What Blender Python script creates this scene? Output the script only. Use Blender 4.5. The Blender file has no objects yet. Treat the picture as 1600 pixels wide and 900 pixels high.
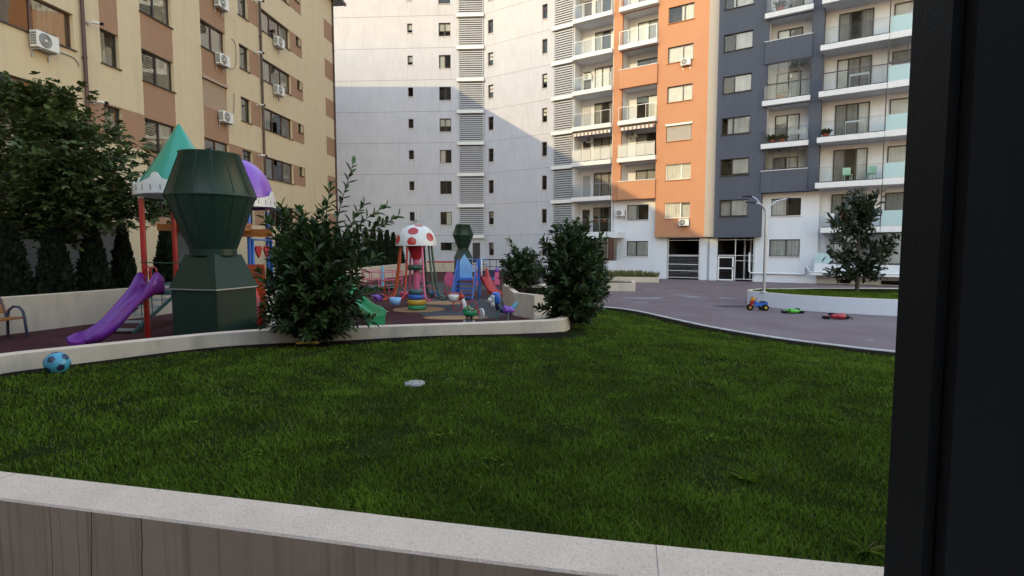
import bpy, math, random
import numpy as np
from mathutils import Vector, Matrix
R = math.radians
rng = np.random.default_rng(7)
random.seed(7)
scene = bpy.context.scene
col = scene.collection

# ------------------------------------------------------------------ camera, sky, sun, exposure
EYE = 2.3
FPX = 850.0
PITCH = math.atan(62 / FPX)
cam_d = bpy.data.cameras.new('camera')
cam_d.sensor_width = 36; cam_d.lens = 36 * FPX / 1600
cam_d.clip_start = 0.05; cam_d.clip_end = 2000
cam = bpy.data.objects.new('camera', cam_d); col.objects.link(cam)
cam.location = (0, 0, EYE); cam.rotation_euler = (math.pi / 2 - PITCH, 0, 0)
scene.camera = cam

SUN = Vector((1.016, 1.285, -0.604)).normalized()      # direction the light travels
world = bpy.data.worlds.new('World'); scene.world = world; world.use_nodes = True
wn = world.node_tree.nodes; wl = world.node_tree.links
sky = wn.new('ShaderNodeTexSky'); sky.sky_type = 'NISHITA'; sky.sun_disc = False
sky.sun_elevation = math.asin(-SUN.z)
sky.sun_rotation = math.atan2(-SUN.x, -SUN.y)
sky.air_density = 2.2; sky.dust_density = 0.1; sky.ozone_density = 1.0
bg = wn['Background']; bg.inputs['Strength'].default_value = 0.15
wl.new(sky.outputs[0], bg.inputs['Color'])
sun_d = bpy.data.lights.new('sun', 'SUN'); sun_d.energy = 0.84; sun_d.angle = R(0.5); sun_d.color = (1.0, 0.80, 0.36)
sun = bpy.data.objects.new('sun', sun_d); col.objects.link(sun)
sun.rotation_euler = SUN.to_track_quat('-Z', 'Y').to_euler(); sun.location = (-30, -40, 40)
vs = scene.view_settings
vs.view_transform = 'Standard'; vs.look = 'None'; vs.gamma = 1; vs.use_curve_mapping = False
vs.exposure = 1.9
vs.use_white_balance = True; vs.white_balance_temperature = 6300; vs.white_balance_tint = 24

# ------------------------------------------------------------------ measuring helpers (photo pixel -> place in the yard)
def ray(x, y):
    a = (x - 800) / FPX; b = -(y - 450) / FPX
    return Vector((a, math.cos(PITCH) + b * math.sin(PITCH), -math.sin(PITCH) + b * math.cos(PITCH)))
def onz(x, y, z):
    d = ray(x, y); t = (z - EYE) / d.z
    return Vector((d.x * t, d.y * t, z))
def atY(x, y, Y):
    d = ray(x, y); t = Y / d.y
    return Vector((d.x * t, Y, EYE + d.z * t))

# ------------------------------------------------------------------ materials
MATS = {}
def lin(h):
    h = h.lstrip('#'); o = []
    for i in (0, 2, 4):
        c = int(h[i:i + 2], 16) / 255
        o.append(c / 12.92 if c <= 0.04045 else ((c + 0.055) / 1.055) ** 2.4)
    return tuple(o)
def mat(name, c, rough=0.6, metal=0.0, var=0.12, scale=3.0, bump=0.0, bscale=60, stain_shading=0.0, scol=(0.08, 0.075, 0.07),
        sscale=(1.6, 1.6, 0.12), spec=0.5, coat=0.0, rnd=0.0, tint=None, speck=0.0, trans=0.0, straw=None):
    if isinstance(c, str): c = lin(c)
    m = bpy.data.materials.new(name); m.use_nodes = True; MATS[name] = m
    nt = m.node_tree; N = nt.nodes; Lk = nt.links
    b = N['Principled BSDF']
    b.inputs['Roughness'].default_value = rough; b.inputs['Metallic'].default_value = metal
    if rough >= .8 and spec == .5: spec = .15
    b.inputs['Specular IOR Level'].default_value = spec; b.inputs['Coat Weight'].default_value = coat
    tc = N.new('ShaderNodeTexCoord')
    no = N.new('ShaderNodeTexNoise'); no.inputs['Scale'].default_value = scale; no.inputs['Detail'].default_value = 6
    no.inputs['Roughness'].default_value = 0.62
    Lk.new(tc.outputs['Object'], no.inputs['Vector'])
    mx = N.new('ShaderNodeMix'); mx.data_type = 'RGBA'
    mx.inputs['A'].default_value = (*[max(0, v * (1 - 1.9 * var)) for v in c], 1)
    mx.inputs['B'].default_value = (*[min(1, v * (1 + 1.9 * var)) for v in c], 1)
    Lk.new(no.outputs['Fac'], mx.inputs['Factor'])
    out = mx.outputs['Result']
    if stain_shading:
        mp = N.new('ShaderNodeMapping'); mp.inputs['Scale'].default_value = sscale
        Lk.new(tc.outputs['Object'], mp.inputs['Vector'])
        n2 = N.new('ShaderNodeTexNoise'); n2.inputs['Scale'].default_value = 2.2; n2.inputs['Detail'].default_value = 8
        Lk.new(mp.outputs[0], n2.inputs['Vector'])
        rp = N.new('ShaderNodeMapRange'); rp.inputs['From Min'].default_value = 0.5; rp.inputs['From Max'].default_value = 0.75
        rp.inputs['To Max'].default_value = stain_shading
        Lk.new(n2.outputs['Fac'], rp.inputs['Value'])
        m2 = N.new('ShaderNodeMix'); m2.data_type = 'RGBA'; m2.inputs['B'].default_value = (*scol, 1)
        Lk.new(rp.outputs[0], m2.inputs['Factor']); Lk.new(out, m2.inputs['A']); out = m2.outputs['Result']
    if speck:
        n3 = N.new('ShaderNodeTexNoise'); n3.inputs['Scale'].default_value = 180; n3.inputs['Detail'].default_value = 2
        Lk.new(tc.outputs['Object'], n3.inputs['Vector'])
        r3 = N.new('ShaderNodeMapRange'); r3.inputs['From Min'].default_value = 0.35; r3.inputs['From Max'].default_value = 0.7
        r3.inputs['To Min'].default_value = 1 - speck; r3.inputs['To Max'].default_value = 1 + speck
        Lk.new(n3.outputs['Fac'], r3.inputs['Value'])
        v3 = N.new('ShaderNodeVectorMath'); v3.operation = 'SCALE'
        Lk.new(out, v3.inputs[0]); Lk.new(r3.outputs[0], v3.inputs['Scale']); out = v3.outputs[0]
    if rnd or tint:
        if tint:
            at = N.new('ShaderNodeAttribute'); at.attribute_name = tint; src = at.outputs['Fac']
        else:
            oi = N.new('ShaderNodeObjectInfo'); src = oi.outputs['Random']
        r4 = N.new('ShaderNodeMapRange'); r4.inputs['To Min'].default_value = 1 - (rnd or .4); r4.inputs['To Max'].default_value = 1 + (rnd or .4)
        Lk.new(src, r4.inputs['Value'])
        v4 = N.new('ShaderNodeVectorMath'); v4.operation = 'SCALE'
        Lk.new(out, v4.inputs[0]); Lk.new(r4.outputs[0], v4.inputs['Scale']); out = v4.outputs[0]
    if straw:
        a5 = N.new('ShaderNodeAttribute'); a5.attribute_name = 'tint'
        r5 = N.new('ShaderNodeMapRange'); r5.inputs['From Min'].default_value = .93; r5.inputs['From Max'].default_value = 1.0
        Lk.new(a5.outputs['Fac'], r5.inputs['Value'])
        m5 = N.new('ShaderNodeMix'); m5.data_type = 'RGBA'; m5.inputs['B'].default_value = (*straw, 1)
        Lk.new(r5.outputs[0], m5.inputs['Factor']); Lk.new(out, m5.inputs['A']); out = m5.outputs['Result']
    Lk.new(out, b.inputs['Base Color'])
    if bump:
        n5 = N.new('ShaderNodeTexNoise'); n5.inputs['Scale'].default_value = bscale; n5.inputs['Detail'].default_value = 5
        Lk.new(tc.outputs['Object'], n5.inputs['Vector'])
        bp = N.new('ShaderNodeBump'); bp.inputs['Strength'].default_value = bump; bp.inputs['Distance'].default_value = 0.01
        Lk.new(n5.outputs['Fac'], bp.inputs['Height']); Lk.new(bp.outputs[0], b.inputs['Normal'])
    if trans:
        tr = N.new('ShaderNodeBsdfTranslucent'); ms = N.new('ShaderNodeMixShader'); ms.inputs[0].default_value = trans
        Lk.new(out, tr.inputs['Color'])
        Lk.new(b.outputs[0], ms.inputs[1]); Lk.new(tr.outputs[0], ms.inputs[2])
        Lk.new(ms.outputs[0], N['Material Output'].inputs['Surface'])
    return m
def glass(name, tintc=(0.75, 0.8, 0.8), ior=1.5, rough=0.01, milky=0.0, mcol=(0.5, 0.65, 0.68)):
    m = bpy.data.materials.new(name); m.use_nodes = True; MATS[name] = m
    nt = m.node_tree; N = nt.nodes; Lk = nt.links; N.remove(N['Principled BSDF'])
    tr = N.new('ShaderNodeBsdfTransparent'); tr.inputs[0].default_value = (*tintc, 1)
    gl = N.new('ShaderNodeBsdfGlossy'); gl.inputs['Roughness'].default_value = rough
    fr = N.new('ShaderNodeFresnel'); fr.inputs['IOR'].default_value = ior
    tc = N.new('ShaderNodeTexCoord'); no = N.new('ShaderNodeTexNoise'); no.inputs['Scale'].default_value = 0.9
    bp = N.new('ShaderNodeBump'); bp.inputs['Strength'].default_value = 0.06; bp.inputs['Distance'].default_value = 0.1
    Lk.new(tc.outputs['Object'], no.inputs['Vector']); Lk.new(no.outputs['Fac'], bp.inputs['Height'])
    Lk.new(bp.outputs[0], gl.inputs['Normal'])
    base = tr.outputs[0]
    if milky:
        df = N.new('ShaderNodeBsdfDiffuse'); df.inputs[0].default_value = (*mcol, 1)
        m0 = N.new('ShaderNodeMixShader'); m0.inputs[0].default_value = milky
        Lk.new(base, m0.inputs[1]); Lk.new(df.outputs[0], m0.inputs[2]); base = m0.outputs[0]
    ms = N.new('ShaderNodeMixShader')
    Lk.new(fr.outputs[0], ms.inputs[0]); Lk.new(base, ms.inputs[1]); Lk.new(gl.outputs[0], ms.inputs[2])
    Lk.new(ms.outputs[0], N['Material Output'].inputs['Surface'])
    return m

mat('beige', (0.54, 0.44, 0.295), .85, var=.05, scale=1.2, bump=.25, bscale=90, stain_shading=.18, scol=(.22, .19, .14), speck=.05)
mat('brown', (0.31, 0.185, 0.12), .85, var=.06, scale=1.2, bump=.25, bscale=90, stain_shading=.12, speck=.05)
mat('white_wall', (0.435, 0.44, 0.485), .85, var=.07, scale=.7, bump=.3, bscale=60, stain_shading=.22, sscale=(1.6, 1.6, .3), scol=(.26, .25, .245), speck=.06)
mat('white_base', (0.61, 0.62, 0.655), .8, var=.03, scale=.6, bump=.2, bscale=70, stain_shading=.15, scol=(.4, .39, .38))
mat('orange_wall', (0.44, 0.215, 0.12), .85, var=.05, scale=.8, bump=.3, bscale=70, stain_shading=.15, scol=(.4, .2, .1), speck=.05)
mat('dark_wall', (0.082, 0.089, 0.112), .8, var=.05, scale=.8, bump=.3, bscale=70, stain_shading=.12, scol=(.15, .155, .17), speck=.05)
mat('strip_wall', (0.33, 0.30, 0.27), .85, var=.05, bump=.2)
mat('slab_white', (0.63, 0.62, 0.62), .75, var=.04, stain_shading=.2, scol=(.4, .38, .35), bump=.15)
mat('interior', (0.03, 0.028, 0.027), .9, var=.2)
mat('room', (0.22, 0.20, 0.18), .9, var=.1)
mat('frame_dark', (0.035, 0.028, 0.03), .45, var=.1)
mat('frame_brown', (0.085, 0.035, 0.025), .5, var=.15)
mat('frame_white', (0.7, 0.7, 0.7), .4, var=.03)
mat('metal_grey', (0.42, 0.43, 0.46), .4, metal=.7, var=.1)
mat('louvre', (0.34, 0.35, 0.38), .5, metal=.2, var=.06, stain_shading=.2, scol=(.3, .3, .3))
mat('pipe_brown', (0.06, 0.03, 0.03), .4, metal=.3, var=.2)
mat('curtain', (0.66, 0.67, 0.68), .9, var=.12, scale=2, stain_shading=.75, scol=(.2, .2, .21), sscale=(13, 13, .04))  # dark vertical stripes paint the shade of folds into the cloth
mat('blind', (0.34, 0.24, 0.17), .7, var=.05)
mat('ac_white', (0.62, 0.62, 0.6), .45, var=.05, stain_shading=.25, scol=(.35, .33, .3))
mat('ac_grille', (0.13, 0.13, 0.13), .5, var=.1)
mat('black', (0.006, 0.006, 0.006), .6, var=.15, bump=.1, bscale=200, spec=.2)
mat('gasket', (0.02, 0.018, 0.016), .5)
mat('road', (0.188, 0.137, 0.136), .85, var=.26, scale=.55, bump=.5, bscale=140, stain_shading=.5, scol=(.16, .15, .15), sscale=(.25, .25, 1), speck=.2)
mat('ground', (0.12, 0.11, 0.1), .95, var=.2, scale=.3)
mat('rubber', (0.066, 0.021, 0.022), .9, var=.14, scale=1.4, bump=.6, bscale=160, stain_shading=.3, scol=(.13, .08, .075), sscale=(.6, .6, 1), speck=.25)
mat('rubber_grey', (0.075, 0.07, 0.072), .9, var=.14, scale=1.4, bump=.6, bscale=160, speck=.25)
mat('rubber_tan', (0.36, 0.20, 0.10), .9, var=.14, scale=2, bump=.6, bscale=160, speck=.2)
mat('plaster', (0.56, 0.465, 0.365), .9, var=.08, scale=2.5, bump=.7, bscale=90, stain_shading=.5, scol=(.22, .19, .15), sscale=(1.2, 1.2, .35), speck=.1)
mat('coping', (0.75, 0.575, 0.44), .92, var=.1, scale=2.5, bump=1.0, bscale=110, stain_shading=.34, scol=(.24, .2, .17), sscale=(30, 30, 30), speck=.1)
mat('concrete', (0.33, 0.235, 0.165), .9, var=.14, scale=1.6, bump=.4, bscale=50, stain_shading=.55, scol=(.1, .08, .065), sscale=(9, 9, .14), speck=.06)
mat('joint', (0.2, 0.19, 0.18), .9)
mat('streak', (0.35, 0.352, 0.375), .9, var=.15, scale=3)
mat('crack', (0.03, 0.024, 0.02), .95)
mat('painted_sun', (0.3, 0.285, 0.29), .9, var=.3, scale=6, speck=.2)
mat('pale_green', (0.3, 0.5, 0.36), .5)
mat('grey_drape', (0.3, 0.3, 0.31), .9, var=.15, scale=2, stain_shading=.7, scol=(.08, .08, .085), sscale=(11, 11, .05))  # stripes here also colour in shaded folds
mat('dark_grey', (0.075, 0.075, 0.075), .9, var=.15, stain_shading=.3)
mat('patch', (0.075, 0.066, 0.07), .9, var=.2, scale=2, speck=.25, bump=.4, bscale=120)
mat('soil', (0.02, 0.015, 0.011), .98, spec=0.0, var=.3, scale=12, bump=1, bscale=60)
mat('kerb', (0.58, 0.53, 0.48), .85, var=.1, scale=3, bump=.4, stain_shading=.3, scol=(.25, .24, .23), sscale=(1, 1, 1))
mat('lawn', (0.02, 0.026, 0.007), .95, spec=0.0, var=.35, scale=3, bump=.8, bscale=80)
mat('grass', (0.078, 0.126, 0.011), .8, spec=.05, straw=(.2, .17, .07), var=.42, scale=.9, tint='tint', rnd=.6, trans=.25)
mat('leaf_laurel', (0.032, 0.056, 0.014), .36, spec=.32, var=.3, scale=2, tint='tint', rnd=.62, trans=.2)
mat('leaf_single', (0.04, 0.075, 0.018), .36, spec=.32, var=.25, scale=2, rnd=.4, trans=.12)
mat('leaf_maple', (0.055, 0.082, 0.024), .5, spec=.25, var=.25, scale=1.5, tint='tint', rnd=.45, trans=.2)
mat('leaf_magnolia', (0.024, 0.036, 0.017), .33, spec=.35, var=.3, scale=2, tint='tint', rnd=.5, trans=.05)
mat('leaf_thuja', (0.013, 0.022, 0.010), .8, spec=.15, var=.3, scale=3, tint='tint', rnd=.45)
mat('weed', (0.16, 0.15, 0.06), .8, var=.3, scale=3, tint='tint', rnd=.4)
mat('bark', (0.075, 0.058, 0.045), .9, var=.3, scale=9, bump=1, bscale=40)
mat('shaft_green', (0.010, 0.029, 0.020), .36, var=.12, scale=2, coat=.0, spec=.28, stain_shading=.55, scol=(.03, .04, .034), sscale=(5, 5, .12))  # paler vertical streaks paint reflections of the sheet metal into its colour
P = dict(purple='#742684', teal='#12806a', red='#a8201c', orange='#b0481e', yellow='#c79a2a', blue='#2a5fae', lblue='#7fb0d8', pink='#c8587c',
         green='#1c8a55', dgreen='#2c4a38', white='#cfcac6', purple2='#7c46a8', wood='#9a5a24', tealmetal='#3c5f5f', navy='#1c2440', lime='#48b02c',
         crimson='#a81c28', brick='#7a4440', ball='#3f93ad', cyan='#58a8c8')
for k, v in P.items():
    mat('p_' + k, v, .35, var=.07, scale=2, coat=.15 if k not in ('wood',) else 0, stain_shading=.15, scol=(.2, .18, .16), sscale=(1, 1, .6))
glass('glass', (.9, .92, .92), ior=1.55); glass('glass_left', (.85, .87, .87), ior=2.6); glass('glass_rail', (0.86, 0.9, 0.9)); glass('glass_frost', milky=.9, rough=.15, mcol=(.42, .57, .58)); glass('glass_frost_white', milky=.75, rough=.2, mcol=(.6, .6, .57))

# ------------------------------------------------------------------ mesh helpers
class MB:
    def __init__(s): s.v = []; s.f = []; s.mi = []; s.sm = []
    def add(s, vs_, fs, mi=0, sm=False):
        o = len(s.v); s.v += [tuple(v) for v in vs_]
        for f in fs: s.f.append([i + o for i in f]); s.mi.append(mi); s.sm.append(sm)
        return s
    def box(s, x0, x1, y0, y1, z0, z1, mi=0):
        vs_ = [(x, y, z) for z in (z0, z1) for y in (y0, y1) for x in (x0, x1)]
        return s.add(vs_, [(0, 2, 3, 1), (4, 5, 7, 6), (0, 1, 5, 4), (2, 6, 7, 3), (0, 4, 6, 2), (1, 3, 7, 5)], mi)
    def hexa(s, b, t, mi=0):          # 4 bottom, 4 top points
        return s.add(list(b) + list(t), [(3, 2, 1, 0), (4, 5, 6, 7), (0, 1, 5, 4), (1, 2, 6, 5), (2, 3, 7, 6), (3, 0, 4, 7)], mi)
    def bar(s, p, q, w, h=None, mi=0):
        p = Vector(p); q = Vector(q); d = (q - p).normalized(); h = h or w
        a = d.cross(Vector((0, 0, 1)));  a = Vector((1, 0, 0)) if a.length < 1e-4 else a.normalized()
        b = a.cross(d)
        r = [a * w / 2 + b * h / 2, -a * w / 2 + b * h / 2, -a * w / 2 - b * h / 2, a * w / 2 - b * h / 2]
        return s.hexa([p + k for k in r], [q + k for k in r], mi)
    def tube(s, path, rad, n=8, mi=0, closed=False):
        path = [Vector(p) for p in path]; m = len(path)
        rads = rad if isinstance(rad, (list, tuple)) else [rad] * m
        rings = []; ref = None
        for i, p in enumerate(path):
            if closed: d = path[(i + 1) % m] - path[i - 1]
            else: d = path[min(i + 1, m - 1)] - path[max(i - 1, 0)]
            d.normalize()
            if ref is None: ref = Vector((0, 0, 1)) if abs(d.z) < .9 else Vector((1, 0, 0))
            a = d.cross(ref); a = a.normalized() if a.length > 1e-5 else d.orthogonal().normalized()
            b = a.cross(d).normalized(); ref = b
            rings.append([p + (a * math.cos(t) + b * math.sin(t)) * rads[i] for t in [2 * math.pi * k / n for k in range(n)]])
        vs_ = [v for r in rings for v in r]; fs = []
        for i in range(m if closed else m - 1):
            j = (i + 1) % m
            for k in range(n): fs.append((i * n + k, i * n + (k + 1) % n, j * n + (k + 1) % n, j * n + k))
        s.add(vs_, fs, mi, True)
        if not closed: s.add(rings[0], [tuple(range(n))[::-1]], mi); s.add(rings[-1], [tuple(range(n))], mi)
        return s
    def lathe(s, prof, n=24, c=(0, 0, 0), mi=0, sm=True, ph=0.0, sx=1, sy=1):
        vs_ = []; fs = []
        for r, z in prof:
            for k in range(n):
                t = ph + 2 * math.pi * k / n; vs_.append((c[0] + sx * r * math.cos(t), c[1] + sy * r * math.sin(t), c[2] + z))
        for i in range(len(prof) - 1):
            for k in range(n): fs.append((i * n + k, i * n + (k + 1) % n, (i + 1) * n + (k + 1) % n, (i + 1) * n + k))
        return s.add(vs_, fs, mi, sm)
    def ball(s, c, r, n=14, m=9, mi=0):
        r = r if isinstance(r, (tuple, list)) else (r, r, r)
        prof = [(math.sin(math.pi * i / m), -math.cos(math.pi * i / m)) for i in range(m + 1)]
        vs_ = []; fs = []
        for q, z in prof:
            for k in range(n):
                t = 2 * math.pi * k / n; vs_.append((c[0] + r[0] * q * math.cos(t), c[1] + r[1] * q * math.sin(t), c[2] + r[2] * z))
        for i in range(m):
            for k in range(n): fs.append((i * n + k, i * n + (k + 1) % n, (i + 1) * n + (k + 1) % n, (i + 1) * n + k))
        return s.add(vs_, fs, mi, True)
    def prism(s, pts, axis, a, b, mi=0, origin=(0, 0, 0)):   # 2-D outline extruded; axis 'x': pts are (y,z), 'y': (x,z), 'z': (x,y)
        n = len(pts); o = origin
        def P3(p, w):
            q = {'x': (w, p[0], p[1]), 'y': (p[0], w, p[1]), 'z': (p[0], p[1], w)}[axis]
            return (q[0] + o[0], q[1] + o[1], q[2] + o[2])
        vs_ = [P3(p, a) for p in pts] + [P3(p, b) for p in pts]
        fs = [tuple(range(n))[::-1], tuple(range(n, 2 * n))] + [(i, (i + 1) % n, n + (i + 1) % n, n + i) for i in range(n)]
        return s.add(vs_, fs, mi)
def mesh_of(name, mb, mats, off=None):
    me = bpy.data.meshes.new(name)
    v = mb.v if off is None else [(a - off[0], b - off[1], c - off[2]) for a, b, c in mb.v]
    me.from_pydata(v, [], mb.f)
    me.polygons.foreach_set('material_index', mb.mi); me.polygons.foreach_set('use_smooth', mb.sm)
    for m in ([mats] if isinstance(mats, str) else mats): me.materials.append(MATS[m])
    me.update(); return me
def wloc(o):
    p = Vector((0, 0, 0))
    while o is not None: p += o.location; o = o.parent
    return p
def tag(o, label=None, cat=None, group=None, kind=None):
    if label: o['label'] = label
    if cat: o['category'] = cat
    if group: o['group'] = group
    if kind: o['kind'] = kind
    return o
def empty(name, loc=(0, 0, 0), rz=0.0, label=None, cat=None, group=None):
    o = bpy.data.objects.new(name, None); o.empty_display_size = .2; col.objects.link(o)
    o.location = loc; o.rotation_euler = (0, 0, rz)
    return tag(o, label, cat, group)
def bevel(o, w=.01, seg=2):
    m = o.modifiers.new('bevel', 'BEVEL'); m.width = w; m.segments = seg; m.limit_method = 'ANGLE'; m.angle_limit = R(40); return o
def link(name, me, parent=None, loc=None, rz=0):
    o = bpy.data.objects.new(name, me); col.objects.link(o)
    if parent is not None: o.parent = parent
    if loc is not None: o.location = loc
    if rz: o.rotation_euler = (0, 0, rz)
    return o
def part(name, mb, mats, parent):                 # verts given in the parent's own local frame
    return link(name, mesh_of(name, mb, mats), parent)
def wpart(name, mb, mats, parent):                # verts given in world coordinates (parents unrotated)
    return link(name, mesh_of(name, mb, mats, wloc(parent)), parent)
def thing(name, mb, mats, base, label=None, cat=None, group=None, kind=None):   # one-mesh thing, world verts, origin at base
    o = link(name, mesh_of(name, mb, mats, base), None, base)
    return tag(o, label, cat, group, kind)
def copy_tree(o, parent=None):
    c = o.copy(); col.objects.link(c); c.parent = parent
    for ch in list(o.children): copy_tree(ch, c)
    return c
def npmesh(name, V, F, mats, tint=None, smooth=False):
    me = bpy.data.meshes.new(name); V = np.asarray(V, dtype=np.float32); F = np.asarray(F, dtype=np.int32)
    k = F.shape[1]
    me.vertices.add(len(V)); me.vertices.foreach_set('co', V.ravel())
    me.loops.add(F.size); me.loops.foreach_set('vertex_index', F.ravel())
    me.polygons.add(len(F)); me.polygons.foreach_set('loop_start', np.arange(0, F.size, k, dtype=np.int32))
    me.polygons.foreach_set('use_smooth', np.full(len(F), smooth))
    if tint is not None:
        a = me.attributes.new('tint', 'FLOAT', 'POINT'); a.data.foreach_set('value', np.asarray(tint, dtype=np.float32))
    me.materials.append(MATS[mats]); me.update(calc_edges=True); return me

# ------------------------------------------------------------------ facades with real openings
def facade(name, parent, x0, x1, z0, z1, mats, openings=(), paints=(), y=0.0, rev=.14):
    """openings: (xa,xb,za,zb,depth,inner_material_index); mats[0]=wall"""
    xs = {x0, x1}; zs = {z0, z1}
    for r in list(openings) + list(paints):
        for q in r[:2]:
            if x0 < q < x1: xs.add(q)
        for q in r[2:4]:
            if z0 < q < z1: zs.add(q)
    xs = sorted(xs); zs = sorted(zs); mb = MB()
    nx = len(xs); mb.v = [(x, y, z) for z in zs for x in xs]
    for j in range(len(zs) - 1):
        zc = (zs[j] + zs[j + 1]) / 2
        for i in range(nx - 1):
            xc = (xs[i] + xs[i + 1]) / 2
            if any(a < xc < b and c < zc < d for a, b, c, d, *_ in openings): continue
            mi = 0
            for a, b, c, d, k in paints:
                if a < xc < b and c < zc < d: mi = k
            mb.f.append([j * nx + i, j * nx + i + 1, (j + 1) * nx + i + 1, (j + 1) * nx + i]); mb.mi.append(mi); mb.sm.append(False)
    for a, b, c, d, dep, im in openings:
        a = max(a, x0); b = min(b, x1); c = max(c, z0); d = min(d, z1)
        r = min(rev, dep); segs = [(y, y + r, 0)] + ([(y + r, y + dep, im)] if dep > r + .01 else [])
        for ya, yb, mi in segs:
            mb.add([(a, ya, c), (b, ya, c), (b, ya, d), (a, ya, d), (a, yb, c), (b, yb, c), (b, yb, d), (a, yb, d)],
                   [(0, 4, 5, 1), (1, 5, 6, 2), (2, 6, 7, 3), (3, 7, 4, 0)], mi)
        mb.add([(a, y + dep, c), (b, y + dep, c), (b, y + dep, d), (a, y + dep, d)], [(0, 1, 2, 3)], im)
    return part(name, mb, mats, parent)
def shell(name, parent, x0, x1, y0, y1, z0, z1, m):   # body behind a facade: sides, back, roof
    mb = MB().add([(x0, y0, z0), (x1, y0, z0), (x1, y1, z0), (x0, y1, z0), (x0, y0, z1), (x1, y0, z1), (x1, y1, z1), (x0, y1, z1)],
                  [(1, 2, 6, 5), (2, 3, 7, 6), (3, 0, 4, 7), (4, 5, 6, 7)])
    return part(name, mb, m, parent)
def sheet(x0, x1, y, z0, z1): return MB().add([(x0, y, z0), (x1, y, z0), (x1, y, z1), (x0, y, z1)], [(0, 1, 2, 3)])
CURT = {}
def curtain_mesh(w, h, amp=.03):
    key = (round(w, 2), round(h, 2))
    if key not in CURT:
        n = max(8, int(w * 26)); mb = MB(); ph = random.random() * 6
        xs = [w * i / n for i in range(n + 1)]
        ys = [amp * math.sin(ph + i * 1.7) + amp * .6 * math.sin(i * .63 + ph) for i in range(n + 1)]
        mb.add([(xs[i], ys[i], 0) for i in range(n + 1)] + [(xs[i], ys[i] * .7, h) for i in range(n + 1)],
               [(i, i + 1, n + 2 + i, n + 1 + i) for i in range(n)], 0, True)
        CURT[key] = mesh_of('curtain', mb, 'curtain')
    return CURT[key]
def window(parent, x0, x1, z0, z1, y, cuts=(.5,), fm='frame_dark', curtain=None, sill=True, proud=False, name='window', t=.05, gm='glass', sm='slab_white', trans_bar=None):
    """frame with panes; y is the front of the frame; cuts are mullion fractions"""
    mb = MB(); d = .06
    mb.box(x0, x1, y, y + d, z0, z0 + t); mb.box(x0, x1, y, y + d, z1 - t, z1)
    mb.box(x0, x0 + t, y, y + d, z0 + t, z1 - t); mb.box(x1 - t, x1, y, y + d, z0 + t, z1 - t)
    w = x1 - x0; ed = [x0 + t]
    for c in cuts:
        xc = x0 + w * c; mb.box(xc - t * .7, xc + t * .7, y - .003, y + d, z0 + t, z1 - t); ed += [xc - t * .7, xc + t * .7]
    ed.append(x1 - t)
    if trans_bar:
        zb = z0 + (z1 - z0) * trans_bar; mb.box(x0 + t, x1 - t, y - .002, y + d, zb - .02, zb + .02)
    o = part(name, mb, fm, parent)
    for i in range(0, len(ed), 2):
        part('pane', sheet(ed[i], ed[i + 1], y + .03, z0 + t, z1 - t), gm, o)
    if curtain:
        a, b, drop = curtain; cy = y + .085
        c = link('curtain', curtain_mesh((b - a) * w, (z1 - z0) * drop), o, (x0 + a * w, cy, z1 - (z1 - z0) * drop))
    if proud:
        for i in range(0, len(ed), 2):
            bm_ = random.choice(('interior', 'grey_drape', 'grey_drape', 'curtain'))
            part('drape' if bm_ != 'interior' else 'backing', MB().box(ed[i], ed[i + 1], y + .05, y + d + .01, z0 + t, z1 - t), bm_, o)
    if sill: part('sill', MB().box(x0 - .04, x1 + .04, y - .2, y, z0 - .035, z0 - .002), sm, o)
    return o
def rand_curtain():
    q = random.random()
    if q < .3: return None
    if q < .55: return (.02, .5, 1)
    if q < .75: return (.5, .98, 1)
    return (.02, .98, 1 if random.random() < .6 else .55)
# ================================================================== SETTING: ground, road, playground floor, lawn
LAWN_Z = 0.64
low_wall_pts = [onz(x, y, .88) for x, y in ((-90, 571), (0, 554), (90, 544), (180, 535), (270, 526), (360, 518), (450, 513), (560, 510), (650, 507), (740, 504), (820, 501), (872, 498))]
kerb_px = ((935, 479), (968, 482), (1000, 487), (1050, 498), (1100, 509), (1150, 518), (1200, 526), (1250, 533), (1300, 539), (1350, 545), (1398, 550), (1470, 559), (1560, 569))
kerb_pts = [onz(x, y, .1) for x, y in kerb_px]
def polydist(x, y, pts):
    d = np.full(np.shape(x), 1e9)
    for a, b in zip(pts[:-1], pts[1:]):
        ax, ay, bx, by = a[0], a[1], b[0], b[1]; L2 = (bx - ax) ** 2 + (by - ay) ** 2
        t = np.clip(((x - ax) * (bx - ax) + (y - ay) * (by - ay)) / L2, 0, 1)
        d = np.minimum(d, np.hypot(x - ax - t * (bx - ax), y - ay - t * (by - ay)))
    return d
def lawn_z(x, y):
    d = polydist(np.asarray(x, float), np.asarray(y, float), kerb_pts)
    t = np.clip(1 - d / 6.5, 0, 1); t = t * t * (3 - 2 * t)
    z = LAWN_Z - (LAWN_Z - .075) * t
    return z + .018 * np.sin(x * 1.3 + .4) * np.sin(y * 1.1) * (1 - t)
def flat(name, pts, z, m, kind='structure', label=None, cat=None):
    mb = MB().add([(p[0], p[1], z) for p in pts], [tuple(range(len(pts)))])
    c = (sum(p[0] for p in pts) / len(pts), sum(p[1] for p in pts) / len(pts), z)
    return thing(name, mb, m, c, label, cat, None, kind)
flat('ground', [(-600, -600), (600, -600), (600, 600), (-600, 600)], -.06, 'ground')
flat('road', [(-.5, 9), (-.5, 60), (40, 60), (40, -12), (3, -12)], 0.0, 'road')
flat('terrace', [(-20, -1), (3, -1), (3, 5.5), (-20, 9)], -.02, 'kerb')
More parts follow.
